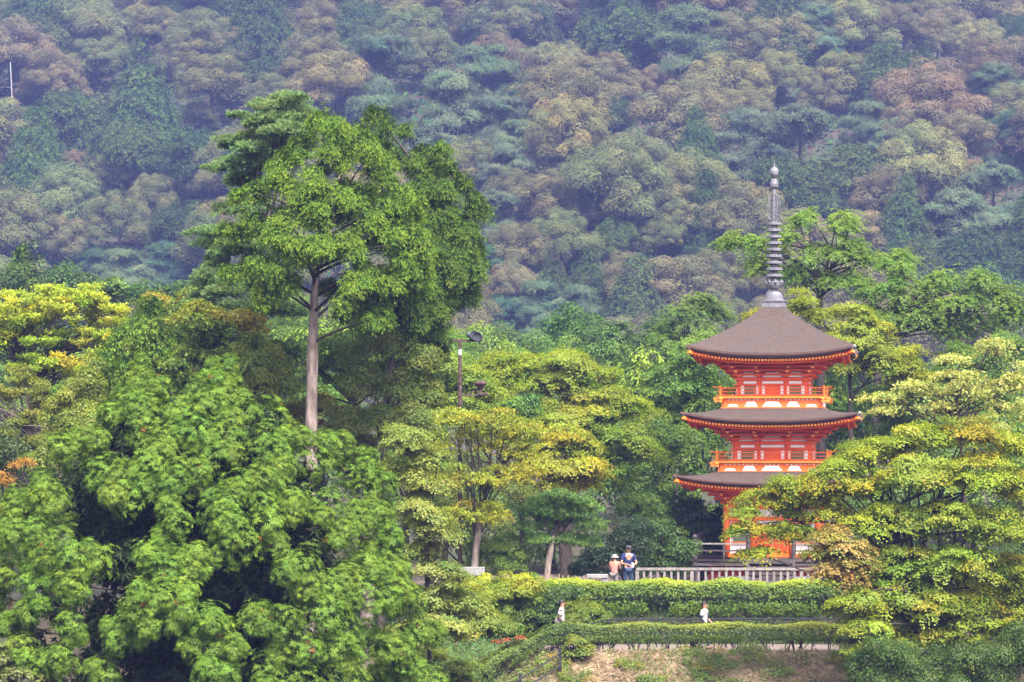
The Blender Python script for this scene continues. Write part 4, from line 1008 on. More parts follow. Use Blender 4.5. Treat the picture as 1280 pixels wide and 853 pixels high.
# --- right front
T_('pale_tree', 'open tree with sparse pale yellow leaves on thin twigs, above the right maple', 'tree', 'sparse', 108, 1215,
   [(1110, 497, 40, 14), (1150, 482, 40, 18), (1190, 460, 40, 20), (1240, 440, 40, 20), (1165, 510, 46, 20), (1215, 490, 46, 24), (1270, 470, 34, 30), (1100, 515, 30, 14), (1265, 520, 40, 30)], (.32, .35, .09), .60, 130, .13, 1.3, 71, tr=.13, nl=30)
T_('maple_tree', 'large yellow-green maple at the right front, hiding part of the pagoda', 'tree', 'maple', 98, 1200,
   [(960, 622, 44, 16), (930, 640, 26, 12), (1000, 605, 44, 18), (1050, 585, 44, 18), (1095, 560, 50, 20), (1150, 545, 50, 20), (1210, 540, 46, 20), (1260, 560, 40, 22), (1020, 635, 50, 20), (1080, 610, 54, 22), (1150, 590, 60, 26), (1220, 590, 60, 26), (1275, 610, 40, 30),
    (950, 660, 44, 12), (940, 688, 30, 10), (1000, 665, 40, 16), (1110, 650, 60, 26), (1185, 645, 60, 28), (1250, 660, 50, 28), (1130, 700, 56, 26), (1200, 705, 60, 28), (1265, 720, 44, 30), (1095, 742, 50, 22), (1160, 755, 56, 24), (1230, 770, 56, 26), (1080, 775, 36, 16), (1070, 715, 40, 16), (1120, 725, 60, 20), (1190, 735, 60, 20), (1250, 745, 50, 22), (1060, 755, 34, 14), (1130, 780, 50, 16), (1180, 795, 56, 16), (1250, 795, 50, 18), (1110, 805, 40, 14), (1225, 820, 50, 14), (1285, 760, 30, 30), (1062, 742, 30, 13, -75), (1070, 778, 32, 14, -75), (1080, 805, 32, 12, -75)],
   (.215, .265, .020), .50, 500, .070, 1.8, 72, tr=.2, path=[(1185, 800, 0), (1150, 740, 0), (1130, 690, 0), (1105, 640, .2), (1100, 590, .2)], nl=70,
   autumn=((1.22, .9, .8), .2), extra_cols=[(1215, 545, 30, (1.25, .86, .8)), (1130, 690, 60, (.75, .9, 1)), (1200, 650, 60, (.9, .97, 1))], shell=.5)
T_('maple_tree', 'small maple branch mass turning salmon orange, in front of the pagoda corner', 'tree', 'maple', 96.5, 1068,
   [(1040, 668, 26, 14), (1060, 680, 30, 14), (1030, 690, 30, 14), (1065, 702, 34, 14), (1035, 712, 34, 12), (1070, 722, 26, 12)], (.29, .205, .05), .42, 300, .085, 1.6, 73, tr=.03, path=[(1069, 790, 0), (1066, 740, 0), (1060, 705, 0), (1052, 682, 0)], autumn=((.62, 1.0, .6), .3))
T_('shrub', 'dark green bush in the lower right corner under the big maple', 'shrub', 'ball', 95.5, 1240, [(1110, 822, 44, 20), (1160, 830, 50, 24), (1220, 832, 50, 24), (1280, 815, 40, 36), (1120, 850, 60, 20), (1200, 855, 70, 24), (1290, 840, 50, 30), (1085, 835, 30, 20)], (.062, .105, .016), .42, 330, .075, 1.5, 74, tr=.07)

T_('shrub', 'dark leafy shrub in the shade behind the big right maple, beside the railing end', 'shrub', 'ball', 105, 1180, [(1100, 730, 40, 30), (1150, 720, 44, 34), (1210, 720, 50, 34), (1270, 720, 44, 34), (1130, 765, 60, 30), (1220, 765, 70, 30)], (.05, .09, .018), .45, 200, .10, 1.2, 75, tr=.06)

# --- front, beside the big cedar
T_('maple_tree', 'pale yellow-green layered maple right of the big cedar', 'tree', 'maple', 93, 540,
   [(500, 545, 34, 18), (530, 570, 34, 18), (495, 590, 36, 20), (540, 610, 36, 18), (510, 640, 44, 20), (550, 660, 30, 16), (520, 690, 44, 20), (550, 715, 40, 18), (520, 740, 50, 20), (575, 755, 50, 18), (610, 775, 28, 12), (545, 785, 60, 20), (510, 800, 40, 24)], (.20, .24, .045), .48, 460, .070, 2.0, 81, tr=.12)
T_('shrub', 'pale leafy shrub in the lower left corner below the big cedar', 'shrub', 'maple', 74, 15, [(10, 815, 26, 16), (30, 835, 34, 18), (0, 850, 30, 20), (60, 850, 30, 12)], (.15, .175, .05), .35, 260, .07, 1.5, 82, tr=.05)
T_('maple_tree', 'slim tree with orange leaves at the left frame edge beside the big cedar', 'tree', 'sparse', 100, 12, [(18, 579, 24, 6), (2, 600, 16, 12), (8, 640, 20, 14), (0, 665, 24, 12)], (.32, .17, .03), .35, 110, .085, 1.6, 83, tr=.06)

T_('shrub', 'yellow-green leafy bush at the bottom, between the big cedar and the black fence', 'shrub', 'maple', 95.5, 545, [(500, 820, 34, 16), (540, 822, 30, 14), (575, 832, 26, 12), (520, 845, 44, 16), (570, 850, 34, 12), (480, 845, 34, 20)], (.16, .21, .03), .32, 260, .07, 1.8, 84, tr=.04)

# --- the big cedar: clumps placed one by one on a broad cone
def big_cedar():
    Y = 78.0; s = Y / F; tx = 222; rg = np.random.default_rng(77)
    bx = (tx - 640) * s; bz = float(gz(bx, Y)) - .1
    front = """235,700,38;250,722,34;212,742,34;262,690,28;284,762,32;190,768,28;120,770,26;60,800,28;110,820,28;160,825,26;218,692,30;232,735,30;339,760,28;120,720,26;440,720,30;230,545,30;345,600,30;175,447,7;175,458,13;177,474,20;180,496,26;284,450,9;284,462,15;285,480,22;284,500,28;268,456,10;290,474,16;258,476,16;160,490,18;188,492,18;170,476,18;174,500,32;271,478,20;285,462,14;272,505,32;194,535,42;232,520,34;255,540,36;106,571,34;150,592,36;130,556,30;218,560,38;290,546,38;312,520,30;339,561,42;392,575,38;365,548,28;455,582,30;425,560,26;460,614,30
35,645,30;72,612,26;82,624,34;63,667,36;106,677,38;150,694,30;24,690,30;290,633,36;316,610,34;242,648,28;315,672,40;348,648,34;377,628,32;387,701,40;430,667,30;418,630,30;452,648,28;262,700,26
179,785,24;252,752,32;295,798,36;290,830,34;402,750,48;377,788,44;426,779,44;489,706,30;484,677,28;470,640,26;522,784,28;510,745,30;465,740,36;484,798,36;522,837,34;435,827,44;77,725,32;29,702,34;68,755,24;14,738,28
387,837,40;180,620,34;250,595,38;205,585,38;280,570,34;200,480,14;460,700,30;500,820,32;350,820,34;40,770,24;495,735,28;360,585,30""".replace('\n', ';')
    C = []; Rr = []
    hw = lambda py: np.interp(py, [450, 480, 520, 580, 640, 720, 860], [16, 48, 105, 178, 232, 272, 295])
    for t in front.split(';'):
        px, py, r = map(float, t.split(',')); W = hw(py); dx = px - 248
        dep = math.sqrt(max(W * W - dx * dx, 0)) * .9 + rg.normal() * 10
        C.append(((px - tx) * s, -dep * s * (1 if py > 500 else .5), CZ + (YH - py) * s - bz)); Rr.append(r * s * 1.06)
    nf = len(C)
    for _ in range(70):                   # sides and back of the cone, thinner inside
        py = rg.uniform(490, 1000); a = rg.uniform(0, 2 * math.pi); W = hw(min(py, 860)) * rg.uniform(.80, 1.0)
        p = np.array([(248 - tx + W * math.cos(a)) * s, W * math.sin(a) * s, CZ + (YH - py) * s - bz])
        if math.sin(a) < -.1 and py < 880: continue
        if p[2] < .6: continue
        C.append(p); Rr.append(rg.uniform(26, 42) * s)
    C = np.array(C); Rr = np.array(Rr)
    # larger clumps break into two or three
    dd = unit(rg.normal(size=(len(C), 3)) + np.array([0, -.4, -.35])); RR = Rr * rg.uniform(.55, .75, len(C))
    k = 2; dd = unit(rg.normal(size=(len(C) * k, 3)) + np.array([0, -.35, -.1])); RB = np.repeat(Rr, k)
    CC = np.concatenate([C, np.repeat(C, k, 0) + dd * (RB * rg.uniform(.5, .8, len(RB)))[:, None]]); RR = np.concatenate([Rr * .92, RB * rg.uniform(.5, .72, len(RB))])
    O = CC - np.array([.5, 0, 0]); O[:, 2] = 0; O = unit(O)
    pc = pad_cols(len(CC), rg, .09, None)
    hgt = np.clip((CC[:, 2] - 6) / 6, 0, 1)[:, None]           # yellower towards the top
    pc *= 1 + hgt * np.array([.35, .12, -.1])
    dead = rg.random(len(CC)) < .0
    pc[dead] *= np.array([2.4, .62, .8])
    L = Leaves(); # inner needles, colour darkened to stand in for shade inside the crown
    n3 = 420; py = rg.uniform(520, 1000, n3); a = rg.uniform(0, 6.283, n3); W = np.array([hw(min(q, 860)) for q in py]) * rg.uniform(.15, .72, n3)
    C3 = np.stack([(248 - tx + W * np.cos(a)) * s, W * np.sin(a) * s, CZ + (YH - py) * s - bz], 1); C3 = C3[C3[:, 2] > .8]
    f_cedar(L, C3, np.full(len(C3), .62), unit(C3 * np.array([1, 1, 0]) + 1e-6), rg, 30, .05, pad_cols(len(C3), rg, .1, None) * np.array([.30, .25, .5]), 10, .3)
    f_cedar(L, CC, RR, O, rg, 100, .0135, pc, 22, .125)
    root = empty('cedar_tree', (bx, Y, bz), 0, 'huge rounded cedar with dense bright green tufted foliage, lower left foreground', 'tree')
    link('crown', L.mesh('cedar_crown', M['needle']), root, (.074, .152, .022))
    T = Tubes(); H = CZ + (YH - 475) * s - bz
    P = np.array([(0, 0, -.4), (.02, 0, 2), (.1, 0, 5), (.3, 0, 8.5), (.6, 0, H - .5)]); T.add(P, [.30, .25, .2, .13, .03], 10)
    for a in range(nf):
        z = np.clip(C[a][2] - rg.uniform(.2, 1.4), .8, H - 1); st = np.array([np.interp(z, P[:, 2], P[:, 0]), 0, z])
        if rg.random() < .5: T.add(bezier(st, (st + C[a]) / 2 + np.array([0, 0, -.25]), C[a], 6), np.linspace(.045, .010, 6), 5)
    link('trunk', T.mesh('cedar_trunk', M['bark'], True), root)
    # a few bare twigs at its foot
big_cedar()

# ------------------------------------------------------------------ hedges and small planting
def hedge(name, label, pts, width, height, col, n, leaf, holes=.0, stems=0, seed=1, group=None, top_mult=(1.35, 1.25, 1.0), sparse_low=.35, base=None, rough=.0, hs=None):
    """clipped hedge along a polyline pts [(x, y)]; rounded section, leaves on a rough shell, stems below"""
    rg = np.random.default_rng(seed); P = np.array(pts, float)
    seg = np.linalg.norm(np.diff(P, axis=0), axis=1); cum = np.concatenate([[0], np.cumsum(seg)]); Lh = cum[-1]
    org = np.array([P[:, 0].mean(), P[:, 1].mean(), float(gz(P[:, 0].mean(), P[:, 1].mean()))])
    u = rg.random(n) * Lh
    x = np.interp(u, cum, P[:, 0]); y = np.interp(u, cum, P[:, 1])
    tx = np.interp(u + .05, cum, P[:, 0]) - np.interp(u - .05, cum, P[:, 0]); ty = np.interp(u + .05, cum, P[:, 1]) - np.interp(u - .05, cum, P[:, 1])
    tl = np.hypot(tx, ty) + 1e-9; nx, ny = -ty / tl, tx / tl
    a = rg.uniform(-2.6, math.pi + 2.6 - math.pi, n)
    a = rg.uniform(-.9, math.pi + .9, n)                      # section angle, 90 deg = top
    ex = .42; zf = rg.random(n)
    ca, sa = np.cos(a), np.sin(a); sx = np.sign(ca) * np.abs(ca) ** ex; sz = np.sign(sa) * np.abs(sa) ** ex
    lump = 1 + rough * (np.sin(u * 2.2 + seed) + np.sin(u * 5.1 + zf * 3) * .8 + .6 * np.sin(u * 9.7 + 2 * seed)) + .07 * np.sin(u * 3.1 + seed) + .06 * np.sin(u * 7.7 + a * 3) + .05 * np.sin(u * 1.3 + 2 * seed)
    dep = 1 - .35 * rg.random(n) ** 2.2
    h0 = height * sparse_low                                 # foliage hangs from here up
    hz = (height - h0) / 2
    off = sx * width / 2 * lump * dep; zz = h0 + hz + sz * hz * (1 + .5 * (lump - 1)) * dep
    zz += np.where(sa > .6, .05 * np.sin(u * 2.3 + seed), 0)
    e = np.minimum(u, Lh - u); zz = np.where(sz > 0, zz * (1 - .18 * np.exp(-e / .25)), zz)
    g0 = gz(x, y) if base is None else np.full(n, base)
    pos = np.stack([x + nx * off, y + ny * off, g0 + zz], 1) - org
    f = np.sin(u * 2.1 + seed) + np.sin(u * 4.3 + 1.7 * seed) + np.sin(zz * 5 + u) * .8
    keep = ~((f > 1.55 - holes * 2) & (zz < h0 + 1.35 * hz) & (rg.random(n) < .95)) if holes > 0 else np.ones(n, bool)
    keep &= rg.random(n) < np.clip((zz - h0 * .5) / (height * .35), .12, 1)
    if hs is not None: zz = zz * np.interp(u, cum, hs)
    nn = np.stack([nx * sx, ny * sx, sz + .3], 1) + .38 * rg.normal(size=(n, 3))
    dd = rg.normal(size=(n, 3)) + np.array([0, 0, .4])
    patch = 1 + .16 * np.sin(u * 1.9 + seed)[:, None] * np.array([1, .7, .4]) + .15 * rg.normal(size=(n, 1))
    tm = np.clip((zz - (height - .22)) / .2, 0, 1)[:, None]      # leaf colour brightened along the top, as if lit from above
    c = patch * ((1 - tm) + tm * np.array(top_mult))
    s = leaf * rg.uniform(.65, 1.3, n)
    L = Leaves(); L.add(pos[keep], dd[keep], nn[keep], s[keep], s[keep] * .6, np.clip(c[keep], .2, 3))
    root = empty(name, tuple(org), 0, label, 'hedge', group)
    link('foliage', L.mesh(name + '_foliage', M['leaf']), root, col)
    if stems:
        T = Tubes()
        for uu in np.sort(rg.random(stems)) * Lh:
            px, py = np.interp(uu, cum, P[:, 0]), np.interp(uu, cum, P[:, 1]); g = float(gz(px, py)) if base is None else base
            b = np.array([px, py + rg.normal() * width * .12, g - .05]) - org
            T.add([b, b + [rg.normal() * .06, 0, h0 * .7], b + [rg.normal() * .16, rg.normal() * .06, height * .8]], [.028, .022, .008], 5)
            if rg.random() < .6: T.add([b + [0, 0, h0 * .5], b + [rg.normal() * .25, 0, height * .6]], [.018, .006], 5)
        tag(link('stems', T.mesh('stems', M['bark'], True), root), kind='stuff')
X = lambda px, Y: (px - 640) / F * Y
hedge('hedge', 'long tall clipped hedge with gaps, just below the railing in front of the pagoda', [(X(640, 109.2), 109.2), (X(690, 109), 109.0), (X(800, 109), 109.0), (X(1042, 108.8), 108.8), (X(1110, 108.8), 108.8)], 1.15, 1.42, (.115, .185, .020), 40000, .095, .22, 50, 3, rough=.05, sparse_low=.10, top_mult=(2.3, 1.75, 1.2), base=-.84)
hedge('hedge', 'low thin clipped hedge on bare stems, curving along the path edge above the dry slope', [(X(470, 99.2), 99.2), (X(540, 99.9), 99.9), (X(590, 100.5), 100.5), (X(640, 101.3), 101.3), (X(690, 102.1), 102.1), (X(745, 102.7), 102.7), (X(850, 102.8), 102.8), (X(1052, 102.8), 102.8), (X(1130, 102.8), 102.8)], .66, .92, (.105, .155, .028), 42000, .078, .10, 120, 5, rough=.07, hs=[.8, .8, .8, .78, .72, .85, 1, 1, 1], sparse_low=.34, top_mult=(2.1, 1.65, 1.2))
T_('shrub', 'large rounded clipped bush at the left end of the tall hedge', 'shrub', 'ball', 107.6, 622, [(585, 742, 40, 20), (620, 745, 44, 24), (655, 745, 38, 24), (600, 765, 46, 24), (645, 768, 44, 24), (560, 755, 30, 24), (675, 765, 24, 24), (620, 785, 50, 16)], (.12, .18, .018), .34, 260, .085, 1.7, 91, tr=.05, extra_cols=[(625, 722, 40, (1.8, 1.45, 1.1)), (585, 724, 30, (1.7, 1.4, 1.1)), (660, 728, 26, (1.7, 1.4, 1.1))])
T_('shrub', 'small rounded bush beside the path, right of the walking man', 'shrub', 'ball', 105.9, 735, [(728, 768, 26, 14), (748, 774, 20, 14), (738, 785, 32, 14), (712, 780, 16, 14)], (.10, .15, .02), .26, 240, .075, 1.8, 92, tr=.04, extra_cols=[(735, 758, 26, (1.5, 1.3, 1))])
T_('shrub', 'leafy bush spilling over below the gap in the tall hedge', 'shrub', 'ball', 107.2, 700, [(698, 752, 18, 14), (712, 745, 18, 10), (690, 768, 20, 16), (705, 775, 24, 14)], (.07, .12, .022), .28, 220, .08, 1.6, 93, tr=.04)
T_('shrub', 'strip of orange-red leaves along the lower left hedge', 'shrub', 'maple', 101.2, 638, [(620, 802, 7, 2.5), (634, 799, 8, 2.5), (650, 796, 9, 3)], (.30, .10, .04), .11, 50, .05, 1.3, 94, tr=.02)
T_('shrub', 'yellow-green sprig growing out of the low hedge near the walking man', 'shrub', 'maple', 101.6, 722, [(722, 800, 14, 10), (714, 815, 14, 8), (732, 812, 12, 10)], (.15, .20, .025), .2, 150, .075, 1.5, 95, tr=.03)

def slope_plants():
    rg = np.random.default_rng(8)
    # dry cut grass lying on the slope
    n = 52000; x = rg.uniform(-4.4, 12.8, n); y = rg.uniform(97.2, 102.25, n)
    pos = np.stack([x, y, gz(x, y) + .02 + .03 * rg.random(n)], 1)
    d = rg.normal(size=(n, 3)) * np.array([1, .6, .45]) + np.array([0, -.25, .05])
    nn = np.array([0, -.5, 1.0]) + .5 * rg.normal(size=(n, 3))
    c = np.clip(1 + .30 * rg.normal(size=(n, 1)) * np.array([1, 1, 1.1]), .25, 1.9); dk = rg.random(n) < .25; c[dk] *= np.array([.55, .5, .5])
    L = Leaves(); L.add(pos, d, nn, rg.uniform(.10, .38, n), rg.uniform(.012, .03, n), c)
    o = tag(link('dry_grass', L.mesh('dry_grass', M['needle']), None, (.28, .20, .125)), kind='stuff')
    # green weeds in patches
    L = Leaves(); k = 900; cx = rg.uniform(-4.4, 12.6, k); cy_ = rg.uniform(97.2, 102.2, k)
    f = np.sin(cx * 1.1 + 1) + np.sin(cx * 2.7 + cy_ * 1.9) + (101 - cy_) * .35
    ok = f > rg.uniform(-1.0, 1.5, k); cx, cy_ = cx[ok], cy_[ok]; k = len(cx)
    C = np.stack([cx, cy_, gz(cx, cy_) + .08], 1); Rr = rg.uniform(.12, .42, k)
    pc = pad_cols(k, rg, .18, ((1.9, 1.1, .8), .3)); f_ball(L, C, Rr, np.tile([0, -1., 0], (k, 1)), rg, 90, .085, pc, .8)
    g = 16000; x = rg.uniform(-4.4, 12.8, g); y = rg.uniform(97.2, 102.2, g); keep = (np.sin(x * 1.7) + np.sin(y * 2.2 + x)) > rg.uniform(-1, 1.6, g); x, y = x[keep], y[keep]; g = len(x)
    L.add(np.stack([x, y, gz(x, y)], 1), rg.normal(size=(g, 3)) * .5 + np.array([0, -.1, 1]), rg.normal(size=(g, 3)) + np.array([0, -1, .4]), rg.uniform(.12, .4, g), .022, np.clip(1 + .2 * rg.normal(size=(g, 3)), .3, 2), .25)
    tag(link('weeds', L.mesh('weeds', M['leaf']), None, (.12, .175, .03)), kind='stuff')
    # low growth on the banks behind the path and below the trees
    n = 30000; x = rg.uniform(-9, 14, n); y = rg.uniform(106.4, 110.6, n)
    L = Leaves(); L.add(np.stack([x, y, gz(x, y) + .1 * rg.random(n)], 1), rg.normal(size=(n, 3)) + np.array([0, -.2, .6]), rg.normal(size=(n, 3)) + np.array([0, -.6, .8]), rg.uniform(.06, .16, n), rg.uniform(.03, .07, n), np.clip(1 + .3 * rg.normal(size=(n, 3)), .3, 2))
    n = 16000; x = rg.uniform(-9, .9, n); y = rg.uniform(100.5, 107.5, n); k = (x < .5 + .4 * np.sin(y * 3)) & (y > 101.6 + .3 * np.minimum(x, 0)); x, y = x[k], y[k]; n = len(x)
    L.add(np.stack([x, y, gz(x, y) + .25 * rg.random(n)], 1), rg.normal(size=(n, 3)) + np.array([0, -.2, .6]), rg.normal(size=(n, 3)) * .6 + np.array([0, -.6, .8]), rg.uniform(.08, .18, n), rg.uniform(.04, .08, n), np.clip(1.8 + .3 * rg.normal(size=(n, 3)), .5, 3))
    tag(link('ground_cover', L.mesh('ground_cover', M['leaf']), None, (.05, .085, .02)), kind='stuff')
slope_plants()

# ------------------------------------------------------------------ fences, lamp post, small built things
def terrace_railing():
    Y = 111.3; x0, x1 = X(795, Y), X(1200, Y); zt = .93
    root = empty('railing', ((x0 + x1) / 2, Y, 0), 0, 'long pale wooden railing with upright balusters in front of the pagoda', 'railing')
    w_ = (x1 - x0) / 2; T = Tubes(); T.box((0, 0, zt - .04), (w_, .07, .045)); T.obj('top_rail', M['grey_wood'], root)
    T = Tubes(); T.box((0, 0, .14), (w_, .035, .035)); T.obj('bottom_rail', M['grey_wood'], root)
    n = 48
    for i in range(n):
        x = -w_ + .04 + (2 * w_ - .08) * i / (n - 1); big = i % 8 == 0
        T = Tubes(); T.box((x, .0 if not big else .005, (zt - .09) / 2), (.058 if big else .040, .05 if big else .032, (zt - .09) / 2)); T.obj('post' if big else 'baluster', M['grey_wood'], root)
terrace_railing()
def picket_fence():
    Y = 110.9; x0, x1 = X(662, Y), X(760, Y); rg = np.random.default_rng(4)
    root = empty('picket_fence', ((x0 + x1) / 2, Y, 0), 0, 'low thin bamboo picket fence behind the left end of the tall hedge', 'fence')
    w_ = (x1 - x0) / 2
    for z in (.12, .44):
        T = Tubes(); T.add([(-w_, -.03, z), (w_, -.03, z)], .022, 6); T.obj('rail', M['bamboo'], root)
    for i in range(15):
        x = -w_ + 2 * w_ * i / 14 + rg.normal() * .02; h = .68 + rg.uniform(-.1, .06)
        T = Tubes(); T.add([(x, .012, -.02), (x + rg.normal() * .012, .012, h)], .024, 6); T.obj('picket', M['bamboo'], root)
picket_fence()
def metal_fence():
    pts = [(520, 97.7), (558, 98.2), (603, 98.9), (650, 99.9), (700, 100.9)]
    P = [(X(px, Y), Y, float(gz(X(px, Y), Y))) for px, Y in pts]
    root = empty('metal_fence', P[2], 0, 'black metal post-and-rail fence running down the lower slope, bottom centre', 'fence'); o = np.array(P[2])
    for p in P:
        T = Tubes(); q = np.array(p) - o; T.box(q + [0, 0, .40], (.045, .045, .50)); T.box(q + [0, 0, .91], (.052, .052, .012)); T.obj('post', M['black_metal'], root)
    for h in (.34, .74):
        T = Tubes(); T.add([np.array(p) - o + [0, -.06, h] for p in P], .026, 6); T.obj('rail', M['black_metal'], root)
metal_fence()
def handrail():
    Y = 105.3; root = empty('handrail', (X(900, Y), Y, -1.5), 0, 'thin dark pipe handrail along the path behind the low hedge', 'handrail'); x0, x1 = X(716, Y) - X(900, Y), X(1120, Y) - X(900, Y)
    T = Tubes(); T.add([(x0, -1.1, .62), (x0 + .6, -.4, .80), (x0 + 1.2, 0, .92), (x1, 0, .96)], .026, 6); T.obj('rail', M['black_metal'], root)
    for t in np.linspace(x0 + 1.2, x1, 8):
        T = Tubes(); T.add([(t, 0, -.1), (t, 0, .93)], .022, 6); T.obj('post', M['black_metal'], root)
handrail()
def slab(px0, px1, py, Y, h, label):
    x0, x1 = X(px0, Y), X(px1, Y); z1 = CZ + (YH - py) / F * Y; T = Tubes(); b = z1 - h; g = float(gz((x0 + x1) / 2, Y))
    root = empty('stone_bench', ((x0 + x1) / 2, Y, g), 0, label, 'bench'); w_ = (x1 - x0) / 2
    T.box((0, 0, z1 - g - h / 2), (w_, .2, h / 2)); o = T.obj('seat', M['stone'], root)
    bv = o.modifiers.new('bevel', 'BEVEL'); bv.width = .02; bv.segments = 2
    for s in (-1, 1):
        T = Tubes(); T.box((s * w_ * .72, 0, (z1 - g - h) / 2), (.09, .16, (z1 - g - h) / 2)); T.obj('leg', M['stone'], root)
slab(733, 760, 718, 110.5, .14, 'low grey stone bench behind the tall hedge, left of the two people')
slab(569, 606, 709, 110.6, .30, 'grey stone bench partly hidden by the rounded bush at the cherry trunk')

def lamp_post():
    Y = 112.6; s = Y / F; bx = X(575, Y); z = lambda py: CZ + (YH - py) * s; u = lambda px: (px - 575) * s
    root = empty('lamp_post', (bx, Y, 0), 0, 'tall rusty lamp post with black floodlights on top and a hooded lamp on its arm', 'lamp post')
    T = Tubes(); zt = z(427); T.add([(0, 0, -.1), (0, 0, z(500)), (0, 0, z(470)), (0, 0, zt)], [.085, .075, .066, .064], 12); T.obj('pole', M['rust'], root, False)
    for py in (478, 494, 505):
        T = Tubes(); T.lathe([(.066, z(py) - .04), (.098, z(py) - .04), (.098, z(py) + .04), (.066, z(py) + .04)], 12); T.obj('clamp', M['rust'], root)
    T = Tubes(); T.lathe([(.066, z(444)), (.070, z(444)), (.070, z(437)), (.066, z(437))], 12); T.obj('label_band', M['white_paint'], root)
    T = Tubes(); T.box(((u(560) + u(603)) / 2, 0, zt + .03), ((u(603) - u(560)) / 2, .06, .045)); T.obj('crossarm', M['rust'], root)
    for px, py, yw in ((589, 420, .5), (599, 422, -.25)):
        fl = empty('_', (0, 0, 0)); bpy.data.objects.remove(fl)
        T = Tubes(); T.lathe([(0, -.26), (.07, -.25), (.10, -.20), (.125, -.05), (.145, .14), (.165, .20), (.165, .24), (.15, .24), (.14, .18), (0, .17)], 18)
        V = np.concatenate(T.v); c, s_ = math.cos(yw), math.sin(yw)
        V = V[:, [2, 0, 1]] * np.array([1, 1, 1]); V = np.stack([V[:, 0] * s_ * 1 + V[:, 1] * c, -V[:, 0] * c + V[:, 1] * s_, V[:, 2]], 1)
        ti = -.18; V[:, 2] += ti * 0
        V += np.array([u(px), -.05, z(py) + .02]); T.v = [V]; lamp = T.obj('floodlight', M['lamp_black'], root, False)
        B = Tubes(); B.box((u(px), -.02, z(py) - .13), (.025, .025, .10)); B.obj('bracket', M['black_metal'], lamp)
        K = Tubes(); K.box((u(px) - .12, .06, z(py) + .06), (.07, .06, .04)); K.obj('ballast', M['lamp_black'], lamp)
    # side arm with a rusty hooded lamp
    T = Tubes(); T.box((u(593), 0, z(494)), (u(593) - u(575), .035, .03)); T.obj('side_arm', M['rust'], root)
    T = Tubes(); T.add([(u(583), 0, z(496)), (u(590), 0, z(490)), (u(598), 0, z(487))], .022, 6); T.obj('arm_stay', M['rust'], root)
    T = Tubes(); c0 = (u(600.5), 0, 0)
    T.lathe([(0, z(476)), (.15, z(476.5)), (.225, z(478)), (.235, z(480)), (.20, z(482)), (.13, z(483.5)), (.12, z(485.5)), (.07, z(487)), (.065, z(490)), (.10, z(491)), (.10, z(494)), (0, z(494))], 20, c0); T.obj('hooded_lamp', M['rust'], root, False)
    T = Tubes(); T.box((u(607), 0, z(492)), (.06, .07, .06)); T.obj('junction_box', M['rust'], root)
lamp_post()
def pole():
    Y = 126; x, _, z = at(846, 590, Y); root = empty('utility_pole', (x, Y, 0), 0, 'thin grey pole standing in the shade left of the pagoda', 'pole')
    T = Tubes(); T.add([(0, 0, -.1), (0, 0, z)], [.05, .035], 8); T.obj('shaft', M['grey_wood'], root); T = Tubes(); T.lathe([(.0, z), (.06, z), (.06, z + .05), (0, z + .08)], 10); T.obj('cap', M['grey_wood'], root)
pole()

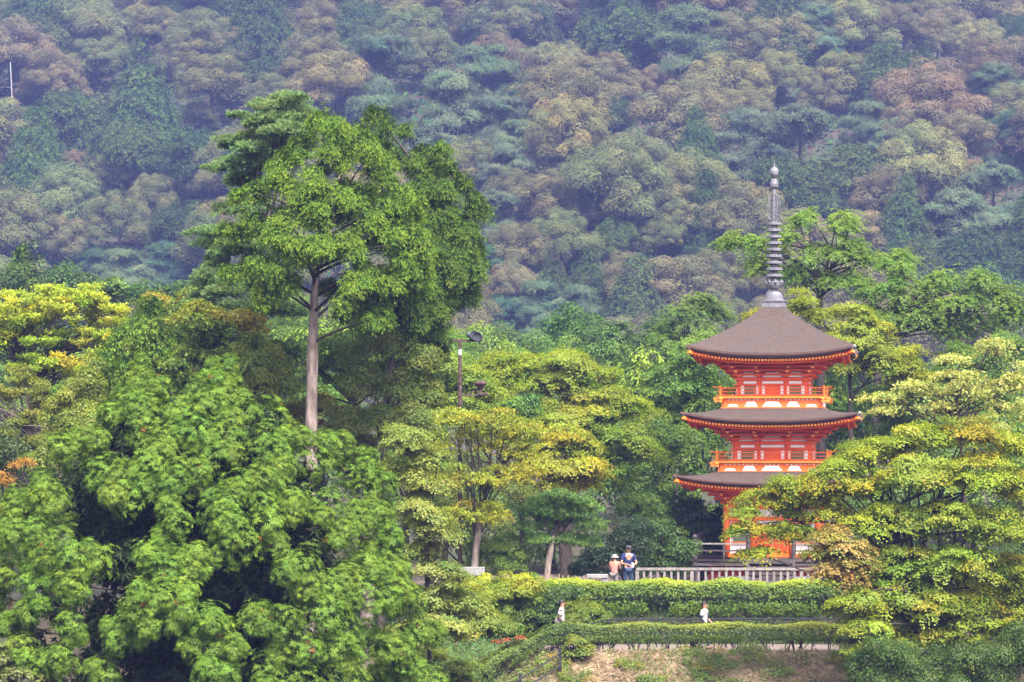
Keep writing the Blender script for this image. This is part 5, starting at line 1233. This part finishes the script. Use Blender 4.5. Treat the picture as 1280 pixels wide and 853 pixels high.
# ------------------------------------------------------------------ people
def skin_mesh(name, pts, edges, rad, root=0, sub=2, mat=None):
    me = bpy.data.meshes.new(name); me.from_pydata([tuple(p) for p in pts], edges, []); o = bpy.data.objects.new(name, me); COL.objects.link(o)
    md = o.modifiers.new('skin', 'SKIN'); md.use_smooth_shade = True
    for i, v in enumerate(me.skin_vertices[0].data):
        r = rad[i]; v.radius = r if isinstance(r, tuple) else (r, r); v.use_root = (i == root)
    o.modifiers.new('sub', 'SUBSURF').levels = sub; o.modifiers['sub'].render_levels = sub
    dg = bpy.context.evaluated_depsgraph_get(); m2 = bpy.data.meshes.new_from_object(o.evaluated_get(dg)); m2.name = name
    bpy.data.objects.remove(o, do_unlink=True)
    m2.materials.clear(); m2.materials.append(mat)
    for p in m2.polygons: p.use_smooth = True
    return m2
def person(label, loc, yaw, h, arms, legs, top, bottom, hat=None, hair=True, lean=0., head_yaw=0., extra=None, group=None):
    """figure facing -Y in its own frame; arms/legs: joint positions (elbow, wrist) / (knee, ankle) for -x then +x, in units of height"""
    root = empty('person', loc, yaw, label, 'person', group); k = h
    V = lambda x, y, z: np.array([x, y, z]) * k
    ln = lambda z: -lean * max(z - .5, 0)
    pts = []; ed = []; rad = []
    def add(p, r, prev=None):
        pts.append(p); rad.append(r if not isinstance(r, tuple) else tuple(q * k for q in r)); 
        if not isinstance(r, tuple): rad[-1] = r * k
        if prev is not None: ed.append((prev, len(pts) - 1))
        return len(pts) - 1
    pel = add(V(0, 0, .52), (.085, .060)); sp = add(V(0, ln(.62), .62), (.075, .055), pel); ch = add(V(0, ln(.74), .74), (.092, .062), sp); nk = add(V(0, ln(.82), .83), .034, ch); hd0 = add(V(0, ln(.87) - .008, .872), .040, nk); hd1 = add(V(0, ln(.92) - .006, .925), (.050, .058), hd0); add(V(0, ln(.96), .972), .036, hd1)
    shs = []
    for sgn, (el, wr) in zip((-1, 1), arms):
        sh = add(V(sgn * .112, ln(.80), .795), .036, ch); e = add(V(*el), .026, sh); w_ = add(V(*wr), .019, e); shs.append((sh, e, w_))
        d = unit(np.array(wr) - np.array(el)); sd = unit(np.cross(d, [0, 0, 1.0]) + 1e-6); palm = add(pts[w_] + d * .035 * k, (.018, .012), w_)
        upv = unit(np.cross(sd, d))
        for q, (off, L) in enumerate(((-.018, .034), (-.006, .042), (.006, .040), (.018, .030))):
            f1 = add(pts[palm] + (d * .022 + sd * off) * k, .0058, palm); f2 = add(pts[f1] + (d * L * .55 - upv * .004) * k, .0052, f1); add(pts[f2] + (d * L * .4 - upv * .012) * k, .0042, f2)
        t1 = add(pts[w_] + (d * .028 - sd * sgn * .026) * k, .0065, w_); add(pts[t1] + (d * .024 - sd * sgn * .008) * k, .0052, t1)
    lg = []
    for sgn, (kn, an) in zip((-1, 1), legs):
        hp = add(V(sgn * .052, 0, .49), .056, pel); n = add(V(*kn), .038, hp); a = add(V(*an), .024, n); lg.append((hp, n, a)); add(pts[a] + V(sgn * .008, -.075, -.022), (.022, .014), a)
    link('body', skin_mesh('body', pts, ed, rad, pel, 2, M['skin']), root)
    g = .010 * k; A = np.array(pts)
    # clothes follow the same joints, a little wider
    sv = [A[pel] + [0, 0, .01 * k], A[sp], A[ch], A[nk] - [0, 0, .012 * k]]; se = [(0, 1), (1, 2), (2, 3)]; sr = [(.098 * k, .070 * k), (.086 * k, .066 * k), (.103 * k, .072 * k), .042 * k]
    for (sh, e, w_) in shs:
        i = len(sv); sv += [A[sh], A[sh] * .3 + A[e] * .7]; se += [(2, i), (i, i + 1)]; sr += [.047 * k, .040 * k]
    shirt = link('shirt', skin_mesh('shirt', sv, se, sr, 1, 2, M[top]), root)
    tv = [A[pel] + [0, 0, .012 * k]]; te = []; tr_ = [(.095 * k, .068 * k)]
    for (hp, n, a) in lg:
        i = len(tv); tv += [A[hp], A[n], A[a] + [0, 0, .012 * k]]; te += [(0, i), (i, i + 1), (i + 1, i + 2)]; tr_ += [.064 * k, .048 * k, .038 * k]
    link('trousers', skin_mesh('trousers', tv, te, tr_, 0, 2, M[bottom]), root)
    for (hp, n, a) in lg:
        T = Tubes(); T.box(A[a] + np.array([0, -.035, -.024]) * k, (.030 * k, .078 * k, .016 * k)); o = T.obj('shoe', M['dark_cloth'], root); o.modifiers.new('b', 'BEVEL').width = .012
    # head details
    hc = A[hd1]; cy_, sy_ = math.cos(head_yaw), math.sin(head_yaw)
    hp_ = lambda x, y, z: hc + np.array([x * cy_ - y * sy_, x * sy_ + y * cy_, z]) * k
    def ball(name, c, r, mat, par=root, seg=12):
        bm = bmesh.new(); bmesh.ops.create_uvsphere(bm, u_segments=seg, v_segments=8, radius=1)
        for v in bm.verts: v.co = Vector((v.co.x * r[0] * k, v.co.y * r[1] * k, v.co.z * r[2] * k))
        bmesh.ops.rotate(bm, verts=bm.verts, cent=(0, 0, 0), matrix=Matrix.Rotation(head_yaw, 3, 'Z')); bmesh.ops.translate(bm, verts=bm.verts, vec=Vector(c))
        me = bpy.data.meshes.new(name); bm.to_mesh(me); bm.free(); me.materials.append(M[mat])
        for p in me.polygons: p.use_smooth = True
        return link(name, me, par)
    for sx in (-1, 1):
        ball('eye', hp_(sx * .019, -.052, .0), (.0065, .004, .005), 'hair'); ball('ear', hp_(sx * .050, .004, -.004), (.008, .013, .018), 'skin')
    ball('nose', hp_(0, -.060, -.014), (.008, .011, .012), 'skin'); ball('mouth', hp_(0, -.054, -.034), (.016, .005, .004), 'red_cloth')
    if hair: ball('hair', hp_(0, .014, .018), (.058, .062, .052), 'hair')
    if hat == 'cap':
        c = ball('cap', hp_(0, .004, .030), (.061, .070, .046), 'cap_grey'); ball('brim', hp_(0, -.068, .020), (.044, .036, .007), 'cap_grey', c)
    if hat == 'sun':
        c = ball('sun_hat', hp_(0, .004, .030), (.063, .066, .056), 'white_cloth'); ball('brim', hp_(0, .0, .012), (.105, .108, .018), 'white_cloth', c)
    if extra: extra(root, A, k, ball, hp_, shirt)
    return root
def man_extra(root, A, k, ball, hp_, shirt):
    T = Tubes(); a = np.linspace(0, 2 * math.pi, 13); c = A[3]; T.add([c + np.array([.050 * math.cos(t), .046 * math.sin(t), -.012 + .012 * math.sin(t)]) * k for t in a], .016 * k, 6); T.obj('neck_towel', M['white_cloth'], root, True)
Yp = 112.1
person('man in navy polo shirt and grey cap standing at the railing, looking down', (X(785, Yp), Yp, .012), R(12), 1.70,
       [((-.165, -.075, .62), (-.06, -.20, .60)), ((.165, -.085, .62), (.075, -.20, .595))], [((-.06, -.012, .27), (-.062, .0, .04)), ((.06, -.012, .27), (.062, .0, .04))], 'navy', 'denim', 'cap', True, .10, .15, man_extra)
T0 = Tubes(); T0.box((0, 0, 0), (.035, .012, .085)); o_ = T0.obj('folded_paper', M['white_cloth']); o_.location = at(791, 706.5, Yp - .42); o_.rotation_euler = (R(-20), 0, R(10)); tag(o_, 'small white folded paper in the hands of the man in navy', 'paper')
Yc = 112.0
person('person in pink top and white sun hat seen from behind, beside man in navy', (X(768, Yc), Yc, .012), R(158), 1.36,
       [((-.16, -.05, .63), (-.09, -.19, .62)), ((.155, -.06, .62), (.12, -.20, .60))], [((-.055, -.012, .27), (-.058, .0, .04)), ((.055, -.012, .27), (.058, .0, .04))], 'pink', 'grey_cloth', 'sun', True, .08, -.3)
def bag_extra(root, A, k, ball, hp_, shirt):
    ball('shoulder_bag', A[0] + np.array([-.11, .03, .05]) * k, (.04, .085, .075), 'grey_cloth'); T = Tubes(); T.add([A[0] + np.array([-.12, .02, .1]) * k, A[2] + np.array([-.07, -.075, .0]) * k, A[2] + np.array([.05, -.03, .075]) * k, A[2] + np.array([.06, .05, .03]) * k], .010 * k, 5); T.obj('bag_strap', M['brown_cloth'], root)
    T = Tubes(); T.add([A[7], A[8], A[8] * .3 + A[9] * .7], [.040 * k, .034 * k, .029 * k], 8); T.obj('sleeve', M['brown_cloth'], root, True)
walk = [((-.07, -.085, .28), (-.06, -.10, .045)), ((.055, .0, .27), (.06, .15, .07))]
Yw = 103.7
gp = lambda px, Y: float(gz(X(px, Y), Y)) + .012
person('dark-haired man in white and brown walking right along the path with a grey bag', (X(701, Yw), Yw, gp(701, Yw)), R(82), 1.68,
       [((-.15, .02, .63), (-.13, -.09, .53)), ((.15, .05, .64), (.14, .0, .50))], walk, 'white_cloth', 'dark_cloth', None, True, .06, 0., bag_extra)
def pack_extra(root, A, k, ball, hp_, shirt):
    ball('hair_bun', hp_(0, .075, .012), (.028, .026, .028), 'hair'); ball('backpack', A[2] + np.array([.08, -.045, -.05]) * k, (.05, .04, .07), 'dark_cloth')
    T = Tubes(); T.add([A[8] * .2 + A[7] * .8, A[8], A[9]], [.036 * k, .032 * k, .026 * k], 8); T.obj('sleeve', M['dark_cloth'], root, True)
Yq = 104.0
person('dark-haired woman in a white T-shirt walking along the path behind the low hedge, right', (X(880, Yq), Yq, gp(880, Yq)), R(70), 1.60,
       [((-.14, .03, .64), (-.12, -.06, .54)), ((.14, -.03, .64), (.13, -.12, .55))], walk, 'white_cloth', 'dark_cloth', None, True, .03, 0., pack_extra)
